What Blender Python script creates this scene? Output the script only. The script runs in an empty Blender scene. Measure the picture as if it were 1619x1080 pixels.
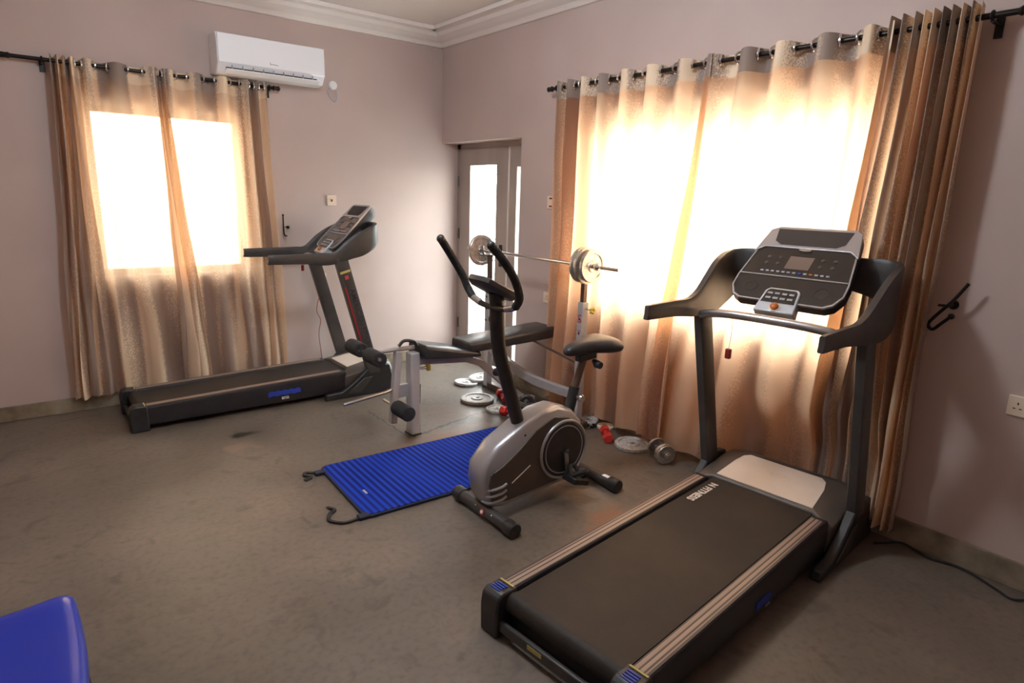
import bpy, math, random
from mathutils import Vector, Matrix, noise
random.seed(7)
PI = math.pi
C = bpy.context.scene.collection
R = math.radians

# ------------------------------------------------------------------ materials
def mat(name, color=(.8, .8, .8), rough=.5, metal=0., spec=.5, build=None, emit=None, estr=0., coat=0.):
    m = bpy.data.materials.new(name); m.use_nodes = True
    nt = m.node_tree; b = nt.nodes['Principled BSDF']
    b.inputs['Base Color'].default_value = (*color, 1)
    b.inputs['Roughness'].default_value = rough
    b.inputs['Metallic'].default_value = metal
    b.inputs['Specular IOR Level'].default_value = spec
    b.inputs['Coat Weight'].default_value = coat
    if emit:
        b.inputs['Emission Color'].default_value = (*emit, 1); b.inputs['Emission Strength'].default_value = estr
    if build: build(nt, b)
    return m
def nd(nt, t, **kw):
    n = nt.nodes.new(t)
    for k, v in kw.items():
        if hasattr(n, k): setattr(n, k, v)
    return n
def ramp(nt, stops, interp='LINEAR'):
    n = nt.nodes.new('ShaderNodeValToRGB'); cr = n.color_ramp; cr.interpolation = interp
    while len(cr.elements) > 1: cr.elements.remove(cr.elements[-1])
    cr.elements[0].position = stops[0][0]; c = stops[0][1]; cr.elements[0].color = (*c, 1) if len(c) == 3 else c
    for p_, c in stops[1:]:
        e = cr.elements.new(p_); e.color = (*c, 1) if len(c) == 3 else c
    return n
def vary(c1, c2, scale=8, bump=0., bscale=60, rough=None, stretch=(1, 1, 1), detail=4):
    """noise-mottled colour with an optional fine bump"""
    def f(nt, b):
        tc = nd(nt, 'ShaderNodeTexCoord'); mp = nd(nt, 'ShaderNodeMapping'); mp.inputs['Scale'].default_value = stretch
        nt.links.new(tc.outputs['Object'], mp.inputs[0])
        n = nd(nt, 'ShaderNodeTexNoise'); n.inputs['Scale'].default_value = scale; n.inputs['Detail'].default_value = detail
        nt.links.new(mp.outputs[0], n.inputs['Vector'])
        r = ramp(nt, [(.3, c1), (.7, c2)]); nt.links.new(n.outputs['Fac'], r.inputs[0]); nt.links.new(r.outputs[0], b.inputs['Base Color'])
        if rough:
            rr = ramp(nt, [(.3, (rough[0],)*3), (.7, (rough[1],)*3)]); nt.links.new(n.outputs['Fac'], rr.inputs[0]); nt.links.new(rr.outputs[0], b.inputs['Roughness'])
        if bump:
            n2 = nd(nt, 'ShaderNodeTexNoise'); n2.inputs['Scale'].default_value = bscale; n2.inputs['Detail'].default_value = 3
            nt.links.new(mp.outputs[0], n2.inputs['Vector'])
            bp = nd(nt, 'ShaderNodeBump'); bp.inputs['Strength'].default_value = bump; bp.inputs['Distance'].default_value = .01
            nt.links.new(n2.outputs['Fac'], bp.inputs['Height']); nt.links.new(bp.outputs[0], b.inputs['Normal'])
    return f

M = {}
M['wall'] = mat('pinkish_wall_paint', rough=.55, spec=.3, build=vary((.475, .375, .335), (.53, .42, .38), 1.6, .08, 14))
M['ceiling'] = mat('ceiling_paint', rough=.6, build=vary((.80, .74, .69), (.84, .79, .74), 1.2, .03, 10))
M['skirt'] = mat('cement_skirting', rough=.75, build=vary((.13, .095, .055), (.33, .27, .19), 7, .35, 30))
M['black'] = mat('black_plastic', rough=.42, build=vary((.018, .017, .018), (.028, .026, .026), 20, .12, 400))
M['charcoal'] = mat('charcoal_plastic', rough=.38, build=vary((.038, .034, .032), (.055, .049, .046), 12, .1, 300))
M['rail'] = mat('dark_rail_plastic', rough=.36, build=vary((.014, .012, .014), (.024, .021, .023), 12, .1, 300))
M['hood'] = mat('brown_grey_hood_plastic', rough=.36, build=vary((.075, .060, .050), (.095, .078, .066), 8, .06, 300))
M['silver'] = mat('silver_plastic', (.42, .41, .42), rough=.32, metal=.55)
M['satin'] = mat('satin_steel', (.50, .48, .47), rough=.3, metal=.9)
M['chrome'] = mat('chrome', (.72, .71, .70), rough=.14, metal=1.)
M['foam'] = mat('black_foam', rough=.8, build=vary((.012, .012, .013), (.028, .026, .026), 40, .6, 160))
M['vinyl'] = mat('black_vinyl', rough=.34, build=vary((.022, .022, .024), (.035, .034, .036), 10, .15, 120))
M['frame_white'] = mat('bench_pale_enamel', rough=.35, build=vary((.36, .335, .33), (.44, .41, .40), 6, .05, 80))
M['post_grey'] = mat('grey_enamel', rough=.35, build=vary((.055, .05, .047), (.075, .068, .063), 9, .05, 200))
M['pod'] = mat('pale_silver_pod', (.55, .58, .62), rough=.3, metal=.4)
M['panel'] = mat('glossy_black_panel', (.022, .017, .014), rough=.16, coat=.5)
M['lcd'] = mat('grey_brown_screen', (.19, .135, .11), rough=.25)
M['cream_panel'] = mat('cream_hood_panel', rough=.4, build=vary((.66, .56, .47), (.74, .63, .53), 5, .03, 100))
M['red'] = mat('red_vinyl_coat', rough=.4, build=vary((.50, .025, .018), (.60, .04, .03), 14, .1, 200))
M['darkred'] = mat('dark_red_plastic', (.25, .015, .012), rough=.4)
M['amber'] = mat('amber_button', (.50, .13, .02), rough=.3)
M['white'] = mat('white_plastic', (.80, .80, .80), rough=.35)
M['acwhite'] = mat('white_air_conditioner_plastic', (.86, .89, .93), rough=.3)
M['ink'] = mat('white_print', (.72, .66, .58), rough=.6)
M['grey_ink'] = mat('grey_print', (.35, .36, .40), rough=.6)
M['dark_ink'] = mat('dark_print', (.02, .018, .02), rough=.6)
M['red_ink'] = mat('red_print', (.45, .05, .04), rough=.6)
M['blue_ink'] = mat('blue_print', (.02, .05, .38), rough=.5)
M['yellow'] = mat('yellow_knob_plastic', (.62, .50, .06), rough=.4)
M['yellow_ink'] = mat('yellow_label', (.45, .38, .12), rough=.6)
M['blue_seat'] = mat('glossy_blue_plastic', (.008, .028, .36), rough=.32, coat=.2)
M['rod'] = mat('dark_bronze_rod', (.022, .018, .016), rough=.35, metal=.6)
M['alu'] = mat('beige_aluminium', rough=.45, metal=.25, build=vary((.33, .27, .235), (.39, .325, .285), 5, .05, 50, stretch=(1, 1, .2)))
M['socket'] = mat('cream_socket_plastic', (.72, .60, .47), rough=.4)
M['iron'] = mat('worn_white_iron', rough=.5, metal=.35, build=vary((.40, .38, .36), (.72, .70, .68), 60, .4, 220))
M['chromeplate'] = mat('chromed_plate', rough=.25, metal=.85, build=vary((.45, .42, .38), (.75, .73, .70), 30, .25, 120))
M['cable'] = mat('black_cable_rubber', (.012, .011, .011), rough=.5)
M['brown_steel'] = mat('brown_steel_tube', (.13, .09, .07), rough=.35, metal=.5)
M['bulb'] = mat('lit_diffuser', (.9, .9, .9), emit=(.88, .94, 1), estr=2)
M['concrete'] = mat('outdoor_paving', rough=.8, build=vary((.45, .44, .42), (.6, .59, .56), 3, .2, 30))
M['yard_wall'] = mat('outdoor_wall_paint', rough=.8, build=vary((.62, .60, .56), (.75, .73, .69), 2, .2, 20))

def belt_build(nt, b):
    tc = nd(nt, 'ShaderNodeTexCoord')
    n = nd(nt, 'ShaderNodeTexNoise'); n.inputs['Scale'].default_value = 1.9; n.inputs['Detail'].default_value = 6
    nt.links.new(tc.outputs['Object'], n.inputs['Vector'])
    r = ramp(nt, [(.32, (.014, .012, .011)), (.55, (.026, .020, .016)), (.75, (.046, .033, .024))]); nt.links.new(n.outputs['Fac'], r.inputs[0])
    nt.links.new(r.outputs[0], b.inputs['Base Color'])
    v = nd(nt, 'ShaderNodeTexVoronoi'); v.inputs['Scale'].default_value = 260; nt.links.new(tc.outputs['Object'], v.inputs['Vector'])
    bp = nd(nt, 'ShaderNodeBump'); bp.inputs['Strength'].default_value = .25; bp.inputs['Distance'].default_value = .002
    nt.links.new(v.outputs[0], bp.inputs['Height']); nt.links.new(bp.outputs[0], b.inputs['Normal'])
M['belt'] = mat('black_running_belt', rough=.6, spec=.3, build=belt_build)

def strip_build(nt, b):      # ribbed foot strip: ribs run along the deck (object y is the lateral axis)
    tc = nd(nt, 'ShaderNodeTexCoord'); s = nd(nt, 'ShaderNodeSeparateXYZ'); nt.links.new(tc.outputs['UV'], s.inputs[0])
    r = ramp(nt, [(0, (.06, .045, .038)), (.16, (.30, .21, .165)), (.24, (.07, .05, .042)), (.36, (.34, .24, .185)), (.52, (.40, .28, .215)), (.56, (.07, .05, .04)), (.68, (.30, .21, .165)), (.86, (.36, .25, .19)), (.9, (.06, .045, .038))], 'CONSTANT')
    nt.links.new(s.outputs['Y'], r.inputs[0]); nt.links.new(r.outputs[0], b.inputs['Base Color'])
M['strip'] = mat('ribbed_brown_foot_strip', rough=.45, build=strip_build)

def floor_build(nt, b):
    L = nt.links.new
    g = nd(nt, 'ShaderNodeNewGeometry'); P = g.outputs['Position']
    n1 = nd(nt, 'ShaderNodeTexNoise'); n1.inputs['Scale'].default_value = 1.1; n1.inputs['Detail'].default_value = 7; L(P, n1.inputs['Vector'])
    r1 = ramp(nt, [(.30, (.082, .068, .055)), (.44, (.126, .101, .079)), (.56, (.155, .124, .096)), (.68, (.205, .158, .120))]); L(n1.outputs['Fac'], r1.inputs[0])
    # fine specks and scuffs
    n2 = nd(nt, 'ShaderNodeTexNoise'); n2.inputs['Scale'].default_value = 34; n2.inputs['Detail'].default_value = 5; L(P, n2.inputs['Vector'])
    r2 = ramp(nt, [(.3, (.72, .72, .72)), (.5, (1, 1, 1)), (.75, (1.12, 1.1, 1.06))]); L(n2.outputs['Fac'], r2.inputs[0])
    m1 = nd(nt, 'ShaderNodeMixRGB', blend_type='MULTIPLY'); m1.inputs[0].default_value = .7; L(r1.outputs[0], m1.inputs[1]); L(r2.outputs[0], m1.inputs[2])
    n3 = nd(nt, 'ShaderNodeTexNoise'); n3.inputs['Scale'].default_value = 7.5; n3.inputs['Detail'].default_value = 8; n3.inputs['Distortion'].default_value = .6; L(P, n3.inputs['Vector'])
    r3 = ramp(nt, [(.58, (0, 0, 0)), (.70, (1, 1, 1))]); L(n3.outputs['Fac'], r3.inputs[0])
    m2 = nd(nt, 'ShaderNodeMixRGB'); m2.inputs[2].default_value = (.075, .056, .044, 1)
    f3 = nd(nt, 'ShaderNodeMath', operation='MULTIPLY'); f3.inputs[1].default_value = .55; L(r3.outputs[0], f3.inputs[0]); L(f3.outputs[0], m2.inputs[0]); L(m1.outputs[0], m2.inputs[1])
    last = m2.outputs[0]
    # individual stains: (x, y, radius, stretch, colour, strength)
    for (sx, sy, sr, st, col, k) in [(-2.27, -1.12, .085, 1.7, (.012, .009, .008), 1.0), (-1.15, -1.98, .30, 1.6, (.22, .105, .05), .75),
                                     (-.78, -1.5, .35, 1.4, (.20, .115, .065), .5), (-1.05, -3.35, .20, 1.2, (.26, .10, .05), .7), (-2.35, -1.35, .14, 1.3, (.27, .18, .13), .5),
                                     (-1.5, -2.0, .28, 1.5, (.20, .11, .06), .45)]:
        mp = nd(nt, 'ShaderNodeMapping', vector_type='POINT'); mp.inputs['Location'].default_value = (-sx / (sr*st), -sy / sr, 0); mp.inputs['Scale'].default_value = (1/(sr*st), 1/sr, 0); L(P, mp.inputs[0])
        ln = nd(nt, 'ShaderNodeVectorMath', operation='LENGTH'); L(mp.outputs[0], ln.inputs[0])
        nn = nd(nt, 'ShaderNodeTexNoise'); nn.inputs['Scale'].default_value = 9; nn.inputs['Detail'].default_value = 6; L(P, nn.inputs['Vector'])
        ad = nd(nt, 'ShaderNodeMath', operation='MULTIPLY_ADD'); L(nn.outputs['Fac'], ad.inputs[0]); ad.inputs[1].default_value = 1.7; L(ln.outputs['Value'], ad.inputs[2])
        rr = ramp(nt, [(.55, (k, k, k)), (1.0, (0, 0, 0))])
        sb = nd(nt, 'ShaderNodeMath', operation='SUBTRACT'); L(ad.outputs[0], sb.inputs[0]); sb.inputs[1].default_value = .55; L(sb.outputs[0], rr.inputs[0])
        mm = nd(nt, 'ShaderNodeMixRGB'); mm.inputs[2].default_value = (*col, 1); L(rr.outputs[0], mm.inputs[0]); L(last, mm.inputs[1]); last = mm.outputs[0]
    for (ax, ay, bx, by, wd) in [(-1.34, -1.80, -.62, -1.64, .010), (-1.36, -1.15, -1.36, -1.80, .007)]:      # jagged seams in the floor sheet
        ln_ = math.hypot(bx-ax, by-ay); an = math.atan2(by-ay, bx-ax)
        mp = nd(nt, 'ShaderNodeMapping', vector_type='TEXTURE'); mp.inputs['Location'].default_value = (ax, ay, 0); mp.inputs['Rotation'].default_value = (0, 0, an); L(P, mp.inputs[0])
        nz = nd(nt, 'ShaderNodeTexNoise'); nz.inputs['Scale'].default_value = 16; nz.inputs['Detail'].default_value = 5; L(P, nz.inputs['Vector'])
        sx_ = nd(nt, 'ShaderNodeSeparateXYZ'); L(mp.outputs[0], sx_.inputs[0])
        t1 = nd(nt, 'ShaderNodeMath', operation='MULTIPLY_ADD'); L(nz.outputs['Fac'], t1.inputs[0]); t1.inputs[1].default_value = .09; L(sx_.outputs['Y'], t1.inputs[2])
        t2 = nd(nt, 'ShaderNodeMath', operation='SUBTRACT'); L(t1.outputs[0], t2.inputs[0]); t2.inputs[1].default_value = .045
        t3 = nd(nt, 'ShaderNodeMath', operation='ABSOLUTE'); L(t2.outputs[0], t3.inputs[0])
        t4 = nd(nt, 'ShaderNodeMath', operation='LESS_THAN'); L(t3.outputs[0], t4.inputs[0]); t4.inputs[1].default_value = wd
        t5 = nd(nt, 'ShaderNodeMath', operation='COMPARE'); L(sx_.outputs['X'], t5.inputs[0]); t5.inputs[1].default_value = ln_/2; t5.inputs[2].default_value = ln_/2
        t6 = nd(nt, 'ShaderNodeMath', operation='MULTIPLY'); L(t4.outputs[0], t6.inputs[0]); L(t5.outputs[0], t6.inputs[1])
        t7 = nd(nt, 'ShaderNodeMath', operation='MULTIPLY'); L(t6.outputs[0], t7.inputs[0]); t7.inputs[1].default_value = .8
        mm = nd(nt, 'ShaderNodeMixRGB'); mm.inputs[2].default_value = (.03, .022, .018, 1); L(t7.outputs[0], mm.inputs[0]); L(last, mm.inputs[1]); last = mm.outputs[0]
    L(last, b.inputs['Base Color'])
    rr = ramp(nt, [(.3, (.34, .34, .34)), (.7, (.50, .50, .50))]); L(n1.outputs['Fac'], rr.inputs[0]); L(rr.outputs[0], b.inputs['Roughness'])
    bp = nd(nt, 'ShaderNodeBump'); bp.inputs['Strength'].default_value = .22; bp.inputs['Distance'].default_value = .012
    n5 = nd(nt, 'ShaderNodeTexNoise'); n5.inputs['Scale'].default_value = 9; n5.inputs['Detail'].default_value = 6; L(P, n5.inputs['Vector']); L(n5.outputs['Fac'], bp.inputs['Height']); L(bp.outputs[0], b.inputs['Normal'])
M['floor'] = mat('worn_grey_brown_floor', spec=.5, build=floor_build)

def curtain_mat(name, see, trans, seed):
    m = bpy.data.materials.new(name); m.use_nodes = True; nt = m.node_tree; L = nt.links.new
    nt.nodes.remove(nt.nodes['Principled BSDF']); out = nt.nodes['Material Output']
    uv = nd(nt, 'ShaderNodeTexCoord').outputs['UV']
    def noise_(sx, sy, sc, det=3, dist=0.):
        mp = nd(nt, 'ShaderNodeMapping'); mp.inputs['Scale'].default_value = (sx, sy, 1); mp.inputs['Location'].default_value = (seed*3.3, seed*1.7, seed); L(uv, mp.inputs[0])
        n = nd(nt, 'ShaderNodeTexNoise'); n.inputs['Scale'].default_value = sc; n.inputs['Detail'].default_value = det; n.inputs['Distortion'].default_value = dist; L(mp.outputs[0], n.inputs['Vector']); return n.outputs['Fac']
    band = noise_(6.0, .40, 1.0, 1.5, .2)
    mpv = nd(nt, 'ShaderNodeMapping'); mpv.inputs['Scale'].default_value = (170, 120, 1); L(uv, mpv.inputs[0])
    vo = nd(nt, 'ShaderNodeTexVoronoi'); vo.inputs['Scale'].default_value = 1.; L(mpv.outputs[0], vo.inputs['Vector'])
    # band strength + speckle
    a = nd(nt, 'ShaderNodeMath', operation='MULTIPLY_ADD'); L(vo.outputs['Distance'], a.inputs[0]); a.inputs[1].default_value = -.11; L(band, a.inputs[2])
    r = ramp(nt, [(.385, (0, 0, 0)), (.42, (.6, .6, .6)), (.47, (1, 1, 1))]); L(a.outputs[0], r.inputs[0])
    col = nd(nt, 'ShaderNodeMixRGB'); col.inputs[1].default_value = (.84, .69, .53, 1); col.inputs[2].default_value = (.29, .245, .23, 1)
    L(r.outputs[0], col.inputs[0])
    tone = noise_(2.2, .8, 1.7, 3); tr = ramp(nt, [(.35, (.85, .80, .74)), (.65, (1.1, 1.08, 1.02))]); L(tone, tr.inputs[0])
    c2 = nd(nt, 'ShaderNodeMixRGB', blend_type='MULTIPLY'); c2.inputs[0].default_value = 1; L(col.outputs[0], c2.inputs[1]); L(tr.outputs[0], c2.inputs[2])
    tl = nd(nt, 'ShaderNodeMixRGB', blend_type='MULTIPLY'); tl.inputs[0].default_value = .30; tl.inputs[1].default_value = (1, .66, .42, 1); L(c2.outputs[0], tl.inputs[2])
    d = nd(nt, 'ShaderNodeBsdfDiffuse'); L(c2.outputs[0], d.inputs[0])
    t = nd(nt, 'ShaderNodeBsdfTranslucent'); L(tl.outputs[0], t.inputs[0])
    tp = nd(nt, 'ShaderNodeBsdfTransparent'); tp.inputs[0].default_value = (1, .76, .54, 1)
    # the stitched double-layer header (top 10 cm) lets far less light through
    sx_ = nd(nt, 'ShaderNodeSeparateXYZ'); L(uv, sx_.inputs[0]); hd = nd(nt, 'ShaderNodeMath', operation='LESS_THAN'); L(sx_.outputs['Y'], hd.inputs[0]); hd.inputs[1].default_value = 2.315
    def gate(lo, hi):
        mr_ = nd(nt, 'ShaderNodeMapRange'); L(hd.outputs[0], mr_.inputs[0]); mr_.inputs[3].default_value = lo; mr_.inputs[4].default_value = hi; return mr_.outputs[0]
    thru_t = gate(.10, trans); thru_s = gate(0, see)
    m1 = nd(nt, 'ShaderNodeMixShader'); L(thru_t, m1.inputs[0]); L(d.outputs[0], m1.inputs[1]); L(t.outputs[0], m1.inputs[2])
    m2 = nd(nt, 'ShaderNodeMixShader'); L(thru_s, m2.inputs[0]); L(m1.outputs[0], m2.inputs[1]); L(tp.outputs[0], m2.inputs[2])
    L(m2.outputs[0], out.inputs[0])
    bp = nd(nt, 'ShaderNodeBump'); bp.inputs['Strength'].default_value = .35; bp.inputs['Distance'].default_value = .004; L(noise_(26, 5, 1, 4), bp.inputs['Height'])
    L(bp.outputs[0], d.inputs['Normal']); L(bp.outputs[0], t.inputs['Normal'])
    return m
M['curtain_back'] = curtain_mat('printed_curtain_fabric_thin', .15, .27, 1.0)
M['curtain_right'] = curtain_mat('printed_curtain_fabric', .010, .70, 2.3)

M['curtain_bunch'] = curtain_mat('printed_curtain_fabric_grey', .0, .30, 5.7)

def glass():
    m = bpy.data.materials.new('clear_window_glass'); m.use_nodes = True; nt = m.node_tree
    nt.nodes.remove(nt.nodes['Principled BSDF'])
    tp = nd(nt, 'ShaderNodeBsdfTransparent'); tp.inputs[0].default_value = (.95, .97, .96, 1)
    gl = nd(nt, 'ShaderNodeBsdfGlossy'); gl.inputs['Roughness'].default_value = .03
    mx = nd(nt, 'ShaderNodeMixShader'); mx.inputs[0].default_value = .07
    nt.links.new(tp.outputs[0], mx.inputs[1]); nt.links.new(gl.outputs[0], mx.inputs[2]); nt.links.new(mx.outputs[0], nt.nodes['Material Output'].inputs[0])
    return m
M['glass'] = glass()
def mat_build(nt, b):
    tc = nd(nt, 'ShaderNodeTexCoord'); w = nd(nt, 'ShaderNodeTexWave'); w.inputs['Scale'].default_value = 8.5; w.inputs['Distortion'].default_value = .15; w.bands_direction = 'X'
    nt.links.new(tc.outputs['Object'], w.inputs['Vector'])
    r = ramp(nt, [(0, (.002, .010, .12)), (.5, (.004, .028, .32)), (1, (.008, .05, .46))]); nt.links.new(w.outputs['Fac'], r.inputs[0]); nt.links.new(r.outputs[0], b.inputs['Base Color'])
M['mat_blue'] = mat('ribbed_blue_foam', rough=.85, spec=.2, build=mat_build)
M['mat_edge'] = mat('dark_blue_binding', (.012, .014, .035), rough=.8)

# ------------------------------------------------------------------ mesh builder
class B:
    def __init__(s): s.v = []; s.f = []; s.uv = None
    def add(s, vs, fs):
        o = len(s.v); s.v += [Vector(v) for v in vs]; s.f += [tuple(i + o for i in f) for f in fs]; return s
    def box(s, c, d, rot=None):
        hx, hy, hz = d[0]/2, d[1]/2, d[2]/2
        vs = [Vector((x*hx, y*hy, z*hz)) for x in (-1, 1) for y in (-1, 1) for z in (-1, 1)]
        if rot: vs = [rot @ v for v in vs]
        c = Vector(c)
        return s.add([v + c for v in vs], [(0, 1, 3, 2), (4, 6, 7, 5), (0, 4, 5, 1), (2, 3, 7, 6), (0, 2, 6, 4), (1, 5, 7, 3)])
    def span(s, a, b): return s.box([(a[i]+b[i])/2 for i in range(3)], [abs(b[i]-a[i]) for i in range(3)])
    def tube(s, pts, r, n=12, sq=None, closed=False, twist=0):
        """swept round tube, or a rectangular one when sq=(w,h)"""
        pts = [Vector(p) for p in pts]; N = len(pts); rs = r if isinstance(r, (list, tuple)) else [r]*N
        T = []
        for i in range(N):
            if closed: t = pts[(i+1) % N] - pts[i-1]
            else: t = pts[min(i+1, N-1)] - pts[max(i-1, 0)]
            T.append(t.normalized())
        up = Vector((0, 0, 1)) if abs(T[0].z) < .9 else Vector((0, 1, 0))
        x = T[0].cross(up).normalized(); rings = []
        for i in range(N):
            x = (x - T[i]*x.dot(T[i])).normalized(); y = T[i].cross(x)
            if sq:
                w, h = (sq[0]/2, sq[1]/2); k = rs[i] if r else 1
                prof = [(-w, -h), (w, -h), (w, h), (-w, h)]
                rings.append([pts[i] + x*a*k + y*b*k for a, b in prof])
            else: rings.append([pts[i] + (x*math.cos(2*PI*j/n+twist) + y*math.sin(2*PI*j/n+twist))*rs[i] for j in range(n)])
        return s.loft(rings, closed)
    def loft(s, rings, closed=False, caps=True):
        n = len(rings[0]); o = len(s.v)
        for r_ in rings: s.v += [Vector(p) for p in r_]
        N = len(rings)
        for i in range(N if closed else N-1):
            a = o + i*n; b = o + ((i+1) % N)*n
            for j in range(n): s.f.append((a+j, a+(j+1) % n, b+(j+1) % n, b+j))
        if caps and not closed: s.f.append(tuple(o+j for j in range(n))[::-1]); s.f.append(tuple(o+(N-1)*n+j for j in range(n)))
        return s
    def cyl(s, a, b, r, n=20, r2=None): return s.tube([a, b], [r, r if r2 is None else r2], n)
    def prism(s, prof, axis, a, b):
        """closed 2-D profile extruded along axis from a to b; profile coords fill the other two axes in order"""
        def P(p, t):
            q = list(p); q.insert(axis, t); return Vector(q)
        return s.loft([[P(p, a) for p in prof], [P(p, b) for p in prof]])
    def lathe(s, prof, n=28, origin=(0, 0, 0), rot=None):
        """(radius, height) profile turned round z"""
        o = Vector(origin); rings = []
        for r, h in prof:
            ring = [Vector((max(r, 1e-4)*math.cos(2*PI*j/n), max(r, 1e-4)*math.sin(2*PI*j/n), h)) for j in range(n)]
            rings.append([(rot @ v if rot else v) + o for v in ring])
        return s.loft(rings)
    def ring(s, c, axis, R_, r, n=24, m=8):
        axis = Vector(axis).normalized(); u = axis.orthogonal().normalized(); w = axis.cross(u); c = Vector(c)
        return s.tube([c + (u*math.cos(2*PI*i/n) + w*math.sin(2*PI*i/n))*R_ for i in range(n)], r, m, closed=True)
    def ball(s, c, r, n=14, sc=(1, 1, 1)):
        rings = []
        for i in range(n//2+1):
            a = -PI/2 + PI*i/(n//2); rr = max(math.cos(a), 1e-3)
            rings.append([Vector(c) + Vector((rr*math.cos(2*PI*j/n)*r*sc[0], rr*math.sin(2*PI*j/n)*r*sc[1], math.sin(a)*r*sc[2])) for j in range(n)])
        return s.loft(rings)
    def xf(s, m): s.v = [m @ v for v in s.v]; return s
    def build(s, name, m, parent=None, bevel=0., seg=2, smooth=True, angle=35, loc=None, sub=0, solid=0):
        me = bpy.data.meshes.new(name); me.from_pydata([tuple(v) for v in s.v], [], s.f)
        import bmesh
        bm = bmesh.new(); bm.from_mesh(me); bmesh.ops.remove_doubles(bm, verts=bm.verts, dist=1e-5); bmesh.ops.recalc_face_normals(bm, faces=bm.faces); bm.to_mesh(me); bm.free()
        if smooth:
            me.polygons.foreach_set('use_smooth', [True]*len(me.polygons)); me.set_sharp_from_angle(angle=R(angle))
        me.materials.append(m); o = bpy.data.objects.new(name, me); C.objects.link(o)
        if loc: o.location = loc
        if parent: o.parent = parent
        if solid: md = o.modifiers.new('solid', 'SOLIDIFY'); md.thickness = solid
        if bevel:
            md = o.modifiers.new('bevel', 'BEVEL'); md.width = bevel; md.segments = seg; md.limit_method = 'ANGLE'; md.angle_limit = R(35); md.harden_normals = False
        if sub: md = o.modifiers.new('sub', 'SUBSURF'); md.levels = sub; md.render_levels = sub
        return o

def tag(o, label=None, cat=None, group=None, kind=None):
    if label: o['label'] = label
    if cat: o['category'] = cat
    if group: o['group'] = group
    if kind: o['kind'] = kind
    return o
def thing(name, label, cat, loc=(0, 0, 0), rz=0, group=None):
    o = bpy.data.objects.new(name, None); C.objects.link(o); o.location = loc; o.rotation_euler = (0, 0, rz); o.empty_display_size = .1
    return tag(o, label, cat, group)
def struct(name, b, m, parent=None, **kw):
    o = b.build(name, m, parent, **kw)
    if not parent: o['kind'] = 'structure'
    return o
def clone(root, loc=None, rot=None, label=None, group=None):
    r = root.copy(); C.objects.link(r)
    if loc is not None: r.location = loc
    if rot is not None: r.rotation_euler = rot
    if label: r['label'] = label
    if group: r['group'] = group
    for ch in list(root.children):
        c = ch.copy(); C.objects.link(c); c.parent = r
        for g in list(ch.children):
            d = g.copy(); C.objects.link(d); d.parent = c
    return r
def text(name, body, m, parent, mw, size=.05, ext=.0008, bold=0., sx=1.):
    """lettering as a real thin mesh; mw = local matrix"""
    cu = bpy.data.curves.new(name, 'FONT'); cu.body = body; cu.size = size; cu.extrude = ext; cu.offset = bold; cu.align_x = 'CENTER'; cu.align_y = 'CENTER'; cu.resolution_u = 3
    t = bpy.data.objects.new(name+'_t', cu); C.objects.link(t)
    bpy.context.view_layer.update()
    me = bpy.data.meshes.new_from_object(t.evaluated_get(bpy.context.evaluated_depsgraph_get()))
    bpy.data.objects.remove(t); bpy.data.curves.remove(cu)
    me.transform(Matrix.Diagonal((sx, 1, 1, 1))); me.transform(mw); me.materials.clear(); me.materials.append(m); me.name = name
    o = bpy.data.objects.new(name, me); C.objects.link(o); o.parent = parent; return o
def basis(o, x, y):
    """matrix with local x, y directions, origin o"""
    x = Vector(x).normalized(); y = Vector(y).normalized(); z = x.cross(y)
    m = Matrix((x, y, z)).transposed().to_4x4(); m.translation = Vector(o); return m
def spline(pts, n=8):
    """Catmull-Rom through points (any dimension)"""
    P = [tuple(p) for p in pts]; P = [tuple(2*a-b for a, b in zip(P[0], P[1]))] + P + [tuple(2*a-b for a, b in zip(P[-1], P[-2]))]
    out = []
    for i in range(1, len(P)-2):
        for k in range(n):
            t = k/n; out.append(tuple(.5*((2*b)+(-a+c)*t+(2*a-5*b+4*c-d)*t*t+(-a+3*b-3*c+d)*t**3) for a, b, c, d in zip(P[i-1], P[i], P[i+1], P[i+2])))
    out.append(P[-2]); return out

# ------------------------------------------------------------------ the room: corner at the origin, back wall y=0, right wall x=0
H = 3.0; XL = -4.7; YF = -6.4; T = .26
WB = (-2.86, -1.83, .97, 2.17)      # window in the back wall: x0, x1, z0, z1
WR = (-4.02, -2.0, .92, 2.17)       # window in the right wall: y0, y1, z0, z1
DR = (-1.22, 0.0, 2.1)              # door recess in the right wall

struct('floor', B().span((XL-T, YF-T, -.1), (T+.25, T, 0)), M['floor'], smooth=False)
struct('ceiling', B().span((XL-T, YF-T, H+.06), (T, T, H+.2)), M['ceiling'], smooth=False)
b = B()
b.span((XL-T, 0, 0), (WB[0], T, H+.1)); b.span((WB[1], 0, 0), (T+.25, T, H+.1)); b.span((WB[0], 0, 0), (WB[1], T, WB[2])); b.span((WB[0], 0, WB[3]), (WB[1], T, H+.1))
struct('wall_back', b, M['wall'], smooth=False)
b = B()
b.span((0, YF-T, 0), (T, WR[0], H+.1)); b.span((0, WR[1], 0), (T, DR[0], H+.1)); b.span((0, WR[0], 0), (T, WR[1], WR[2])); b.span((0, WR[0], WR[3]), (T, WR[1], H+.1)); b.span((0, DR[0], DR[2]), (T, 0, H+.1))
struct('wall_right', b, M['wall'], smooth=False)
struct('wall_left', B().span((XL-T, YF, 0), (XL, 0, H+.1)), M['wall'], smooth=False)
struct('wall_front', B().span((XL-T, YF-T, 0), (0, YF, H+.1)), M['wall'], smooth=False)
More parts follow.
